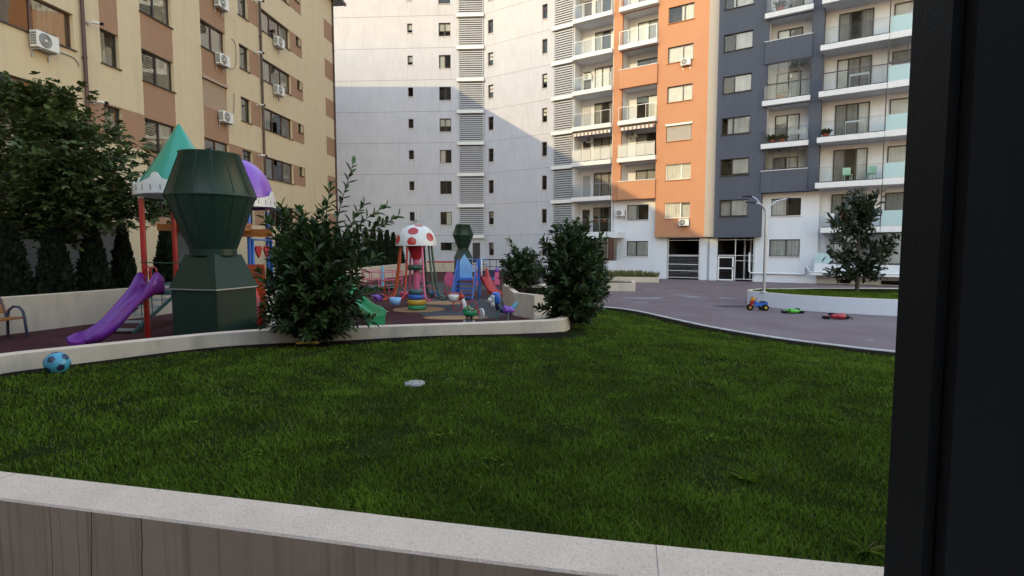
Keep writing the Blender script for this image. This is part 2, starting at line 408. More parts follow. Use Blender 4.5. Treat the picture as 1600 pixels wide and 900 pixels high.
# playground floor: a raised slab
pg_pts = [(p.x, p.y) for p in low_wall_pts] + [(1.15, 13.2), (.7, 16.5), (.9, 22), (1.6, 30), (1.0, 49.4), (-12.0, 49.4), (-10.6, 16), (-11.9, 12.2), (-13.4, 8.5)]
mb = MB(); n = len(pg_pts)
mb.add([(x, y, .35) for x, y in pg_pts] + [(x, y, -.05) for x, y in pg_pts], [tuple(range(n))] + [(i, n + i, n + (i + 1) % n, (i + 1) % n) for i in range(n)])
thing('playground_floor', mb, 'rubber', (-4, 20, .35), kind='structure')
def blob(cx, cy, rx, ry, n=28, wob=.12, ph=0):
    return [(cx + rx * math.cos(t) * (1 + wob * math.sin(3 * t + ph)), cy + ry * math.sin(t) * (1 + wob * math.cos(2 * t + ph))) for t in [2 * math.pi * k / n for k in range(n)]]
flat('grey_rubber_area', blob(-1.4, 18.6, 1.9, 4.0, ph=.5), .354, 'rubber_grey')
flat('grey_rubber_area', blob(-3.6, 27.5, 2.6, 3.6, ph=2), .354, 'rubber_grey')
for cx, cy, rx, ry in ((-2.98, 17.25, .82, .82), (-4.4, 16.6, .62, .5), (-1.6, 15.2, .9, .45), (-2.4, 19.4, .8, .7)):
    flat('tan_rubber_spot', blob(cx, cy, rx, ry, wob=.02), .358, 'rubber_tan')

# ---- curved low walls
def ribbon_wall(name, pts, z0, z1, th, mats, label, cat, top_over=0.0, parent=None):
    """wall following a polyline, thickness th; material 1 on the top"""
    pts = [Vector((p[0], p[1], 0)) for p in pts]; n = len(pts); Ls = []; Rs = []
    zt = z1 if isinstance(z1, (list, tuple)) else [z1] * n
    zb = z0 if isinstance(z0, (list, tuple)) else [z0] * n
    for i in range(n):
        d = (pts[min(i + 1, n - 1)] - pts[max(i - 1, 0)]).normalized(); a = Vector((-d.y, d.x, 0)) * th / 2
        Ls.append(pts[i] + a); Rs.append(pts[i] - a)
    mb = MB(); b = .012
    rows = []
    for i in range(n):
        a = (Ls[i] - Rs[i]).normalized() * b
        rows += [Ls[i] + Vector((0, 0, zb[i])), Ls[i] + Vector((0, 0, zt[i] - b)), Ls[i] - a + Vector((0, 0, zt[i])), Rs[i] + a + Vector((0, 0, zt[i])), Rs[i] + Vector((0, 0, zt[i] - b)), Rs[i] + Vector((0, 0, zb[i]))]
    for i in range(n - 1):
        for k, mi in ((0, 0), (1, 1), (2, 1), (3, 1), (4, 0)):
            mb.add([rows[6 * i + k], rows[6 * i + k + 1], rows[6 * i + 6 + k + 1], rows[6 * i + 6 + k]], [(0, 1, 2, 3)], mi)
    mb.add(rows[:6], [(0, 1, 2, 3, 4, 5)]); mb.add(rows[-6:], [(5, 4, 3, 2, 1, 0)])
    base = (pts[n // 2].x, pts[n // 2].y, min(zb))
    return thing(name, mb, mats, base, label, cat)
def densify(pts, k=6):
    pts = [Vector((p[0], p[1], 0)) for p in pts]; out = []
    for i in range(len(pts) - 1):
        p0 = pts[max(i - 1, 0)]; p1 = pts[i]; p2 = pts[i + 1]; p3 = pts[min(i + 2, len(pts) - 1)]
        for j in range(k):
            t = j / k
            out.append(.5 * ((2 * p1) + (p2 - p0) * t + (2 * p0 - 5 * p1 + 4 * p2 - p3) * t * t + (3 * p1 - p0 - 3 * p2 + p3) * t ** 3))
    return out + [pts[-1]]
ribbon_wall('low_wall', densify(low_wall_pts + [Vector((1.2, 11.8, 0)), Vector((1.25, 12.8, 0)), Vector((1.15, 13.6, 0))]), .2, .88, .2, ['plaster', 'coping'],
            'low curved white plastered wall between the lawn and the playground', 'wall')
near_in = [onz(x, y, .70) for x, y in ((-420, 687), (0, 735), (400, 780), (700, 815), (1000, 847), (1382, 884), (1800, 925))]
nd = (near_in[4] - near_in[1]).normalized(); nn = Vector((nd.y, -nd.x, 0))   # towards the viewer
TW = .345
ribbon_wall('garden_wall', densify([p + nn * TW / 2 for p in near_in], 4), -.05, .70, TW, ['concrete', 'coping'],
            'concrete retaining wall with rough pale top along the near edge of the lawn', 'wall')
gw = bpy.data.objects['garden_wall']
def wall_pt(px):                                        # where a photo column meets the outer edge of the near wall
    a = near_in[1] + nn * TW; d = ray(px, 800); t = (a.x * nd.y - a.y * nd.x) / (d.x * nd.y - d.y * nd.x); return Vector((d.x * t, d.y * t, 0))
for px, wdt, ln in ((78, .004, .62), (120, .003, .5), (143, .006, .66), (220, .007, .66), (296, .004, .6), (347, .004, .6), (389, .007, .66), (470, .004, .6), (560, .005, .64), (640, .003, .5), (760, .005, .6), (880, .004, .6)):
    p = wall_pt(px) + nn * .001; mb = MB(); zz = .69; jx = 0.0
    for i in range(8):
        j2 = jx + rng.normal() * .004; z2 = zz - ln / 8
        mb.add([p + nd * (jx - wdt / 2) + Vector((0, 0, zz)), p + nd * (jx + wdt / 2) + Vector((0, 0, zz)), p + nd * (j2 + wdt / 2) + Vector((0, 0, z2)), p + nd * (j2 - wdt / 2) + Vector((0, 0, z2))], [(3, 2, 1, 0)]); jx = j2; zz = z2
    wpart('crack', mb, 'crack', gw)
for px in (-60, 1032):
    p = wall_pt(px); a = p - nn * .02; b = p - nn * (TW - .015)
    wpart('coping_joint', MB().add([a - nd * .002 + Vector((0, 0, .7012)), a + nd * .002 + Vector((0, 0, .7012)), b + nd * .002 + Vector((0, 0, .7012)), b - nd * .002 + Vector((0, 0, .7012))], [(0, 1, 2, 3)]), 'joint', gw)
# kerb
ribbon_wall('kerb', densify([(1.35, 13.5), (1.6, 17.5), (2.2, 20.4), (2.9, 21.4)] + kerb_pts, 5), -.02, .125, .1, ['kerb', 'kerb'], None, None)
tag(bpy.data.objects['kerb'], kind='structure')
# rear wall of the playground
rear = [(-12.6, 9.4), (-11.9, 11.2), (-11.45, 12.5), (-10.9, 14.2), (-10.35, 16.2), (-9.8, 20), (-8.55, 31.9), (-7.3, 45)]
ribbon_wall('playground_wall', densify(rear, 5), .2, 1.2, .22, ['plaster', 'coping'], 'waist-high white wall behind the purple slide, backed by cypresses', 'wall')
ribbon_wall('divider_wall', [(-4.45, 10.3), (-5.3, 12.0), (-6.6, 15.2)], .3, [.86, .95, 1.1], .3, ['plaster', 'coping'], 'white sloping divider wall between green shaft and large laurel bush', 'wall')
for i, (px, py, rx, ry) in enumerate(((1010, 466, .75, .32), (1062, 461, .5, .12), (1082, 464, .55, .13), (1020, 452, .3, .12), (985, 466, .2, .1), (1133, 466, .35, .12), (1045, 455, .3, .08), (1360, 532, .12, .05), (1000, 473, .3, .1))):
    p = onz(px, py, 0); flat('painted_sun_patch', blob(p.x, p.y, rx, ry * 1.6, 40, .45, i * 1.7), .004 + .0004 * i, 'painted_sun')  # pale blobs painting patches of window-reflected sunlight onto the road
flat('asphalt_patch', blob(*onz(1165, 479, 0).xy, 1.3, .45, 40, .2, 1.0), .002, 'patch')
# planter boxes
def planter(name, pts, z0, z1, th, label, soil_z, mats=('plaster', 'coping'), soil='soil'):
    c = Vector((sum(p[0] for p in pts) / len(pts), sum(p[1] for p in pts) / len(pts), 0)); root = empty(name, (c.x, c.y, z0), 0, label, 'planter')
    n = len(pts); P_ = [Vector((p[0], p[1], 0)) for p in pts]; inn = []
    for i in range(n):
        a = (P_[i] - P_[i - 1]).normalized(); b = (P_[(i + 1) % n] - P_[i]).normalized()
        na = Vector((-a.y, a.x, 0)); nb = Vector((-b.y, b.x, 0)); h = (na + nb); h = h / max(.3, h.length_squared) * 2
        if (c - P_[i]).dot(h) < 0: h = -h
        inn.append(P_[i] + h * th)
    mb = MB(); up = lambda p, z: (p.x, p.y, z)
    for i in range(n):
        j = (i + 1) % n
        mb.add([up(P_[i], z0 - .1), up(P_[j], z0 - .1), up(P_[j], z1), up(P_[i], z1)], [(0, 1, 2, 3)], 0)
        mb.add([up(P_[i], z1), up(P_[j], z1), up(inn[j], z1), up(inn[i], z1)], [(0, 1, 2, 3)], 1)
        mb.add([up(inn[i], z1), up(inn[j], z1), up(inn[j], soil_z - .1), up(inn[i], soil_z - .1)], [(0, 1, 2, 3)], 0)
    wpart('wall', mb, list(mats), root)
    wpart('soil', MB().add([up(p, soil_z) for p in inn], [tuple(range(n))]), soil, root)
    return root, inn
planter('white_planter', [(.05, 15.7), (.62, 14.9), (1.15, 15.3), (1.2, 19.5), (-.35, 19.8)], .35, 1.02, .16, 'white plastered planter box between playground and lawn', .9)
planter('far_planter', [(4.3, 29.4), (6.6, 29.0), (7.0, 31.2), (5.0, 33.0)], 0, .45, .15, 'low white planter on the road before the white facade', .36)
planter('weed_bed', [(6.4, 37.5), (9.9, 36.6), (10.2, 38.2), (6.8, 40.2)], 0, .35, .15, 'low bed of weeds along the foot of the white facade', .28)
isl = densify([(9.95, 22.9), (9.72, 22.2), (10.0, 21.3), (10.75, 20.1), (11.7, 19.2), (13.1, 18.35), (15.5, 17.3), (19, 16.2)], 5) + [Vector((22, 18, 0)), Vector((20.5, 23.4, 0)), Vector((16, 23.9, 0)), Vector((13, 23.9, 0)), Vector((10.8, 23.6, 0))]
_, isl_in = planter('lawn_island', isl, 0, .56, .2, 'raised white-walled lawn island on the road under the magnolia', .54, ('white_base', 'coping'), 'lawn')

# ---- lawn surface (ruled between the near wall and the low wall / kerb)
far_line = [(-9.2, 6.4)] + [(p.x, p.y) for p in low_wall_pts[1:]] + [(1.22, 12.2), (1.3, 14), (1.6, 17.5), (2.2, 20.3), (2.9, 21.4)] + [(p.x, p.y) for p in kerb_pts]
near_x = np.linspace(-5.2, 3.3, len(far_line))
nl = [(x, near_in[1].y + (x - near_in[1].x) * nd.y / nd.x - .12) for x in near_x]
def resample(pl, k):
    pl = np.array(pl, float); out = []
    for i in range(len(pl) - 1):
        for j in range(k): out.append(pl[i] + (pl[i + 1] - pl[i]) * j / k)
    return np.array(out + [pl[-1]])
fl = resample(far_line, 5); nlr = resample(nl, 5); NV = 60
vv = np.linspace(0, 1, NV)[:, None, None] ** 1.2
G = nlr[None] * (1 - vv) + fl[None] * vv
X = G[..., 0].ravel(); Y = G[..., 1].ravel(); Z = lawn_z(X, Y)
nu = fl.shape[0]; idx = np.arange(NV * nu).reshape(NV, nu)
F = np.stack([idx[:-1, :-1].ravel(), idx[:-1, 1:].ravel(), idx[1:, 1:].ravel(), idx[1:, :-1].ravel()], 1)
lo = link('lawn_ground', npmesh('lawn_ground', np.stack([X, Y, Z], 1), F, 'lawn', smooth=True)); tag(lo, kind='structure')
LAWN_POLY = np.vstack([nlr, fl[::-1]])
def in_poly(x, y, poly):
    r = np.zeros(x.shape, bool); j = len(poly) - 1
    for i in range(len(poly)):
        xi, yi = poly[i]; xj, yj = poly[j]
        c = ((yi > y) != (yj > y)) & (x < (xj - xi) * (y - yi) / (yj - yi + 1e-12) + xi)
        r ^= c; j = i
    return r
# bare soil beds along the low wall and behind the kerb
def strip(name, pts, w, side, dz, m):
    pts = [Vector((p[0], p[1], 0)) for p in pts]; n = len(pts); V = []
    for i in range(n):
        d = (pts[min(i + 1, n - 1)] - pts[max(i - 1, 0)]).normalized(); a = Vector((-d.y, d.x, 0)) * side
        ww = w[i] if isinstance(w, list) else w
        for q in (.02, ww * .5, ww): p = pts[i] + a * q; V.append((p.x, p.y, float(lawn_z(p.x, p.y)) + dz))
    mb = MB()
    for i in range(n - 1):
        for k in (0, 1): mb.add([V[3 * i + k], V[3 * i + k + 1], V[3 * i + 4 + k], V[3 * i + 3 + k]], [(0, 1, 2, 3)], 0, True)
    return thing(name, mb, m, V[0], kind='structure')
lw = densify(low_wall_pts, 6)
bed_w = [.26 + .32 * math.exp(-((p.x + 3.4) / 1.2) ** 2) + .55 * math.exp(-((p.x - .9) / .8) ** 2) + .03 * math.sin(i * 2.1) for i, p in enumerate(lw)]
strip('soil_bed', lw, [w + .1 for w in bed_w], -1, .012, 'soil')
kd = densify(kerb_pts, 5)
strip('soil_edge', kd, [.5 + .05 * math.sin(i * 1.3) for i in range(len(kd))], -1, .02, 'soil')
# ---- grass blades
def grass(name, NB, poly, zf, rmin, rmax, hmul=1.0, excl=None, kx=1.0, ang=(-62, 62)):
    u = rng.random(NB); r = rmin * (rmax / rmin) ** u; r = r ** 1.0
    th = R(1) * (ang[0] + (ang[1] - ang[0]) * rng.random(NB))
    x = r * np.sin(th); y = r * np.cos(th)
    k = in_poly(x, y, poly)
    bare = np.sin(x * 2.3 + 1.1 * np.sin(y * 1.9)) * np.sin(y * 2.7 + 1.3 * np.sin(x * 1.7)) + .5 * np.sin(x * 7.1 + y * 3) * np.sin(y * 6.3 - x * 2)
    k &= (bare < .82) | (rng.random(NB) < .3)
    if excl is not None: k &= excl(x, y)
    x = x[k]; y = y[k]; r = r[k]; n = len(x); z = zf(x, y)
    clump = .5 + .5 * np.sin(x * 5.1 + 2 * np.sin(y * 3.7)) * np.sin(y * 4.3 + 1.7 * np.sin(x * 2.9))
    h = (.016 + .032 * rng.random(n)) * (.65 + .6 * clump) * hmul; h = np.where(rng.random(n) < .02, h * 2.0, h)
    w = (.0026 + .0010 * r) * (.7 + .6 * rng.random(n)) * kx
    a = rng.random(n) * 2 * np.pi; lean = h * (.25 + .9 * rng.random(n))
    dx = np.cos(a); dy = np.sin(a); px = -dy; py = dx
    V = np.empty((n, 5, 3))
    for i, (s, l, hh, ww) in enumerate(((-1, 0, 0, 1), (1, 0, 0, 1), (1, .35, .6, .75), (-1, .35, .6, .75), (0, 1, 1, 0))):
        V[:, i, 0] = x + px * w * ww * s * .5 + dx * lean * l; V[:, i, 1] = y + py * w * ww * s * .5 + dy * lean * l; V[:, i, 2] = z - .004 + h * hh
    b = np.arange(n)[:, None] * 5
    Fq = np.concatenate([b + np.array([[0, 1, 2]]), b + np.array([[0, 2, 3]]), b + np.array([[3, 2, 4]])])
    tn = np.clip(.1 + .45 * rng.random(n) + .37 * clump, 0, .92); tn = np.where(rng.random(n) < .02 + .05 * (bare[k] > .55), 1.0, tn); tint = np.repeat(tn, 5)
    o = link(name, npmesh(name, V.reshape(-1, 3), Fq, 'grass', tint)); return o, n
bed_poly = [(p.x, p.y) for p in lw]
def notbed(x, y):
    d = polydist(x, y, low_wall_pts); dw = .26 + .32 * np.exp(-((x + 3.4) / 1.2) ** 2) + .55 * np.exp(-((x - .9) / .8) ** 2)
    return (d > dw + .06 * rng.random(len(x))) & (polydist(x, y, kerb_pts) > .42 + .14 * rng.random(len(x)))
GRASS_POLY = np.vstack([nlr + np.array([0, .14]), fl[::-1]])
go, ng = grass('lawn_grass', 560000, GRASS_POLY, lawn_z, 2.3, 22, excl=notbed)
tag(go, 'short green grass of the lawn', 'grass', kind='stuff')
g2, n2 = grass('island_grass', 160000, np.array([(p.x, p.y) for p in isl_in]), lambda x, y: np.full(x.shape, .54), 17, 26, 1.1, ang=(20, 50), kx=.8)
tag(g2, 'clipped grass on the raised lawn island', 'grass', kind='stuff')
print('grass blades', ng, n2)

# ================================================================== BUILDINGS
# ---- beige apartment block on the left; local x = -t (t metres from the reference point towards the viewer)
LB = empty('beige_building', (-13.1, 38.5, 0), math.atan2(.995, .0995), 'beige and brown apartment block on the left with drainpipes and air conditioners', 'building')
X0, X1 = -62.0, 1.9; ZT = 20.0
floors = [4.8, 7.49, 10.2, 12.88, 15.56, 18.24]       # window heads
ops = []; paints = []; wins = []
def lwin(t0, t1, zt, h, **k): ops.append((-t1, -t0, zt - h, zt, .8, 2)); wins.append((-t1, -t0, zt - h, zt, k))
for i, zt in enumerate(floors):
    for dt in (0, 21.5, 43):                            # the same bays repeat along the block behind the viewer
        lwin(19.36 + dt, 23.3 + dt, zt + .08, 1.2, cuts=(.32, .64), fm='frame_brown')
        if dt and dt + 19 > 60: continue
        lwin(17.45 + dt, 18.28 + dt, zt + .08, 1.24, cuts=(), fm='frame_dark')
        lwin(14.56 + dt, 16.34 + dt, zt + .05, 1.25, cuts=(.5,), fm='frame_dark')
        paints.append((-16.34 - dt, -14.56 - dt, 3.2, ZT, 1))
        if i > 1: paints.append((-18.28 - dt, -17.45 - dt, zt + .08, zt + 1.5, 1))
        if not (dt == 0 and i == 2): lwin(10.84 + dt, 12.7 + dt, zt + .0, 1.25, cuts=(.5,), fm='frame_brown')
        else: ops.append((-12.7, -10.84, zt - 1.25, zt + .02, .09, 1))
        paints.append((-12.7 - dt, -10.84 - dt, 3.2, ZT, 1))
        lwin(8.8 + dt, 9.7 + dt, zt - .02, 1.24, cuts=(), fm='frame_dark')
        paints.append((-8.8 - dt, -7.85 - dt, zt - 1.26, zt, 1))
        if dt == 0:
            lwin(4.38, 7.64, zt - .03, 1.2, cuts=(.36, .68), fm='frame_brown')
            paints.append((-4.38, -2.85, zt - 1.25, zt - .02, 1))
            lwin(3.06, 3.6, zt - .02, .56, cuts=(), fm='frame_dark')
            paints.append((.45, 1.9, zt - 1.3, zt - .02, 1))
paints += [(-19.0, -14.5, 6.2, 7.62, 1), (-12.75, -7.85, 6.2, 7.55, 1), (-2.2, .2, 2.9, 3.2, 1)]
gar = [(-24.5, -17.4, .3, 3.3), (-15.2, -11.6, .3, 3.1), (-60, -27, .3, 3.2)]
for a, b, c, d in gar: ops.append((a, b, c, d, .35, 3))
lwin(4.6, 6.8, 3.1, 1.5, cuts=(.5,), fm='frame_brown'); lwin(3.0, 3.8, 2.9, 1.0, cuts=(), fm='frame_brown')
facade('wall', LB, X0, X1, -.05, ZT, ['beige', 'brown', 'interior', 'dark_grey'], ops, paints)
shell('building_body', LB, X0, X1, 0, 15, -.05, ZT, 'beige')
for a, b, c, d, k in wins:
    cu = rand_curtain() if b - a > .7 and a > -26 else None
    if a < -26 or d < 4.9:
        if a > -26: window(LB, a, b, c, d, .13, sill=False, **k)
        continue
    wd = b - a
    cu = (.05, .5, 1) if .8 < wd < 1.0 else ((.5, .98, 1) if 1.0 < wd < 2.2 else ((.02, .34, 1) if wd > 3 else None))  # pale curtains added to imitate bright reflections in these panes
    o = window(LB, a, b, c, d, .13, curtain=cu, sm='frame_dark', gm='glass_left', **k)  # these curtains are added, standing in for reflections
    if wd > 3 and random.random() < .85: link('curtain', curtain_mesh(wd * .29, d - c), o, (a + wd * .69, .215, c))  # extra pale curtain, also standing in for a reflection
    if 1.7 < wd < 2.2 and random.random() < .7:            # slatted blind in the other sash
        for i in range(int((d - c - .1) / .1)): part('blind_slat', MB().box(a + .06, a + wd * .46, .2, .22, c + .07 + i * .1, c + .14 + i * .1), 'curtain', o)
part('roller_shutter', MB().box(-12.64, -10.9, .07, .085, 8.97, 10.2), 'blind', LB)
rl = bpy.data.objects['roller_shutter']
for i in range(18): part('slat', MB().box(-12.63, -10.91, .062, .071, 8.985 + i * .067, 9.04 + i * .067), 'blind', rl)
part('shutter_box', MB().box(-12.72, -10.82, -.05, .06, 10.22, 10.36), 'blind', LB)
# eaves / roof edge
part('eave', MB().box(X0, X1 + .9, -.5, 15.4, ZT, 21.0), 'pipe_brown', LB)
part('gutter', MB().box(X0, X1 + 1.0, -.66, -.5, ZT + .02, ZT + .2), 'pipe_brown', LB)
# coloured corner drainpipe and two pipes across the wall
def drainpipe(x, z0, z1, y=-.1, r=.06, nb=7):
    o = part('drainpipe', MB().tube([(x, y, z0), (x, y, z1)], r, 10), 'pipe_brown', LB)
    for i in range(nb):
        z = z0 + (z1 - z0) * (i + .5) / nb
        part('pipe_clip', MB().lathe([(r + .015, z), (r + .015, z + .06)], 10, (x, y, 0)).box(x - .02, x + .02, y, 0, z, z + .05), 'pipe_brown', o)
drainpipe(-19.07, .3, 20, nb=8); drainpipe(-7.78, .3, 20, nb=8); drainpipe(1.82, .3, 20.1, y=-.07, nb=8); drainpipe(-40.5, .3, 20, nb=5)
part('awning', MB().hexa([(-5.6, -.9, 2.75), (-3.0, -.9, 2.75), (-3.0, 0, 3.15), (-5.6, 0, 3.15)], [(-5.6, -.9, 2.8), (-3.0, -.9, 2.8), (-3.0, 0, 3.2), (-5.6, 0, 3.2)]), 'brown', LB)

# ---- air conditioners
def make_ac(w=.82, d=.3, h=.56):
    root = empty('air_conditioner')
    part('casing', MB().box(-w / 2, w / 2, -d, 0, 0, h), 'ac_white', root); bevel(bpy.context.scene.collection.objects[-1] if False else root.children[-1], .02)
    c = (-w * .14, 0, h / 2); r = h * .43
    gm = MB()
    vs_ = [(c[0] + q * r * math.cos(t), -d - (.012 if q < .99 else .002), c[2] + q * r * math.sin(t)) for q in (0.02, .3, .98, 1.0) for t in [2 * math.pi * k / 24 for k in range(24)]]
    gm.add(vs_, [(i * 24 + (k + 1) % 24, i * 24 + k, (i + 1) * 24 + k, (i + 1) * 24 + (k + 1) % 24) for i in range(3) for k in range(24)])
    g = part('fan_grille', gm, 'ac_grille', root)
    part('fan_hub', MB().tube([(c[0], -d - .013, c[2]), (c[0], -d - .03, c[2])], r * .2, 14), 'ac_white', g)
    for i in range(5):
        rr = r * (.35 + .14 * i)
        part('grille_ring', MB().tube([(c[0] + rr * math.cos(t), -d - .018, c[2] + rr * math.sin(t)) for t in [2 * math.pi * k / 20 for k in range(20)]], .004, 4, closed=True), 'ac_white', g)
    for sx in (-1, 1):
        vm = MB()
        for i in range(5):
            for j in range(3):
                x = sx * (w / 2 + .002); vm.box(x - .004, x + .004, -d + .05 + j * .075, -d + .11 + j * .075, .08 + i * .085, .145 + i * .085)
        part('side_vent', vm, 'ac_grille', root)['kind'] = 'stuff'
    for sx in (-.3, .3): part('bracket', MB().box(sx - .02, sx + .02, -d - .02, .06, -.05, -.005).box(sx - .02, sx + .02, .02, .06, -.3, -.05), 'metal_grey', root)
    part('service_cover', MB().box(w * .3, w * .5 - .02, -d - .008, -d + .01, .05, h - .05), 'ac_white', root)
    return root
ac_proto = make_ac(); ac_n = [0]
def put_ac(building, x, y, z, label, group, s=1.0, rz=0):
    o = ac_proto if ac_n[0] == 0 else copy_tree(ac_proto); ac_n[0] += 1
    th = building.rotation_euler.z; b = building.location
    o.location = (b.x + math.cos(th) * x - math.sin(th) * y, b.y + math.sin(th) * x + math.cos(th) * y, b.z + z)
    o.rotation_euler = (0, 0, th + rz); o.scale = (s, s, s); tag(o, label, 'air conditioner', group)
def on_plane(b, px, py, y=0):
    th = b.rotation_euler.z; ux = Vector((math.cos(th), math.sin(th), 0)); nx = Vector((-math.sin(th), math.cos(th), 0))
    P0 = b.location + nx * y; d = ray(px, py); o = Vector((0, 0, EYE)); t = (P0 - o).dot(nx) / d.dot(nx); q = o + d * t
    return (q - P0).dot(ux), q.z
GA = 'air conditioners on the beige block'
for px, py, lb in ((70, 79, 'large air conditioner left of the drainpipe, nearest on the beige wall'),
                   (346, 14, 'air conditioner on brown panel, topmost of the three in its column'),
                   (348, 103, 'air conditioner on brown panel between slatted-blind window and closed shutter'),
                   (353, 192, 'air conditioner on brown panel below the closed roller shutter'),
                   (436, 74, 'air conditioner under the upper triple window right of the second drainpipe'),
                   (436, 149, 'air conditioner under the lower triple window right of the second drainpipe')):
    x, z = on_plane(LB, px, py, -.2); put_ac(LB, x, -.08, z, lb, GA, .92)
# ---- security cameras on the beige block
def make_camera():
    r = empty('security_camera')
    part('mount', MB().tube([(0, 0, 0), (0, -.06, 0)], .06, 12), 'metal_grey', r)
    part('arm', MB().tube([(0, -.05, 0), (0, -.16, 0), (.06, -.22, .02)], .018, 6), 'ac_white', r)
    b = part('body', MB().tube([(.02, -.2, .03), (.1, -.42, .0)], .05, 12), 'ac_white', r)
    part('lens_hood', MB().tube([(.1, -.42, .0), (.125, -.5, -.01)], .055, 12), 'black', b)
    return r
cm = make_camera()
for i, (px, py, lb) in enumerate(((136, 36, 'white security camera beside the brown panel right of the first drainpipe'), (144, 160, 'lower security camera by the first drainpipe just above the tree'),
                          (397, 1, 'security camera at the top beside the second drainpipe'), (397, 82, 'security camera beside second drainpipe, level with the upper air conditioner'),
                          (399, 164, 'security camera beside second drainpipe below the narrow window'), (402, 243, 'lowest security camera beside the second drainpipe'))):
    x, z = on_plane(LB, px, py); o = cm if i == 0 else copy_tree(cm); th = LB.rotation_euler.z
    o.location = (LB.location.x + math.cos(th) * x, LB.location.y + math.sin(th) * x, z); o.rotation_euler = (0, 0, th)
    tag(o, lb, 'camera', 'security cameras on the beige block')
# loose cables on the wall
def cable(px, label):
    pts = [on_plane(LB, *p) for p in px]; th = LB.rotation_euler.z
    W_ = [(LB.location.x + math.cos(th) * x + math.sin(th) * .03, LB.location.y + math.sin(th) * x - math.cos(th) * .03, z) for x, z in pts]
    W_ = [(p.x, p.y, 0) for p in densify(W_, 5)]; zz = []
    for i in range(len(pts) - 1):
        for j in range(5): zz.append(pts[i][1] + (pts[i + 1][1] - pts[i][1]) * j / 5)
    zz.append(pts[-1][1]); W_ = [(w[0], w[1], z) for w, z in zip(W_, zz)]
    thing('cable', MB().tube(W_, .014, 5), 'ac_grille', W_[0], label, 'cable')
cable(((361, 60), (366, 66), (368, 80), (368, 98), (365, 107), (358, 109)), 'looping cable beside the middle air conditioner on the brown panel')
cable(((365, 146), (365, 165), (364, 178)), 'short vertical cable above the air conditioner under the roller shutter')
cable(((93, 82), (110, 88), (116, 92), (121, 99), (122, 104)), 'pale hose from the nearest air conditioner to the drainpipe')

# ---- white apartment block: frontal wing (local x to the right, fold at x = 0)
FB = empty('white_building', (-2.53, 50.0, 0), math.atan2(-.059, 1), 'tall white apartment block facing the viewer, louvred balcony column at its right edge', 'building')
NF = 9
ops = []; wins = []
for k in range(NF):
    zt = 2.83 + 2.797 * k
    if k:
        ops += [(-6.9, -6.43, zt - .82, zt, .6, 1), (-4.05, -2.98, zt - 1.18, zt, .6, 1), (-2.2, -.08, 3.5 + 2.797 * (k - 1), 6.0 + 2.797 * (k - 1), 1.1, 1)]
        wins += [(-6.9, -6.43, zt - .82, zt, ()), (-4.05, -2.98, zt - 1.18, zt, (.5,))]
        if k < 9: ops.append((-14.9, -14.4, zt - .82, zt, .6, 1)); wins.append((-14.9, -14.4, zt - .82, zt, ()))
    else:
        ops += [(-4.05, -2.1, 2.1, 2.83, .6, 1), (-1.1, -.4, .4, 2.8, .5, 1)]; wins.append((-4.05, -2.1, 2.1, 2.83, (.5,)))
HT = 26.2
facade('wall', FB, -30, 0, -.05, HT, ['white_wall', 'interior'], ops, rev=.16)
shell('building_body', FB, -30, 0, 0, 12, -.05, HT, 'white_wall')
for a, b, c, d, cu in wins: window(FB, a, b, c, d, .14, cuts=cu, fm='frame_brown' if random.random() < .5 else 'frame_dark', curtain=rand_curtain() if b - a > .9 else (None if random.random() < .5 else (.02, .98, .6)), t=.045)
def streaks(bd, a, b, z):
    for x in (a + .02, b - .02):
        l = .7 + 1.0 * random.random(); part('dirt_streak', MB().add([(x - .02, -.002, z - .04), (x + .025, -.002, z - .04), (x + .012, -.002, z - l), (x - .006, -.002, z - l)], [(3, 2, 1, 0)]), 'streak', bd)
for a, b, c, d, cu in wins: streaks(FB, a, b, c)
part('door', MB().box(-1.09, -.41, .2, .25, .4, 2.79), 'frame_dark', FB)
part('door_handle', MB().box(-.55, -.5, .15, .2, 1.4, 1.5), 'metal_grey', FB.children[-1])
for k in range(NF): part('joint_groove', MB().box(-29.9, -2.32, -.004, .01, 3.46 + 2.797 * k, 3.49 + 2.797 * k), 'joint', FB)
SL = {}
def louvres(b, x0, x1, y, tag_):
    w = x1 - x0
    if tag_ not in SL:
        SL[tag_] = mesh_of('slat', MB().hexa([(0, -.045, 0), (w, -.045, 0), (w, .045, .04), (0, .045, .04)], [(0, -.045, .1), (w, -.045, .1), (w, .045, .14), (0, .045, .14)]), 'louvre')
    for k in range(NF - 1):
        zb = 3.5 + 2.797 * k; zt = 6.0 + 2.797 * k
        mb = MB().box(x0 - .05, x0, y - .05, y + .06, zb, zt).box(x1, x1 + .05, y - .05, y + .06, zb, zt).box(x0, x1, y - .04, y + .05, zb, zb + .04)
        o = part('louvre_screen', mb, 'louvre', b)
        n = 13
        for i in range(n):
            s = link('slat', SL[tag_], o, (x0, y, zb + .06 + i * .185))
    for k in range(NF):
        part('floor_band', MB().box(x0 - .22, x1 + .12, y - .22, .02, 3.22 + 2.797 * k, 3.5 + 2.797 * k), 'slab_white', b)
louvres(FB, -2.2, -.1, -.06, 'f')

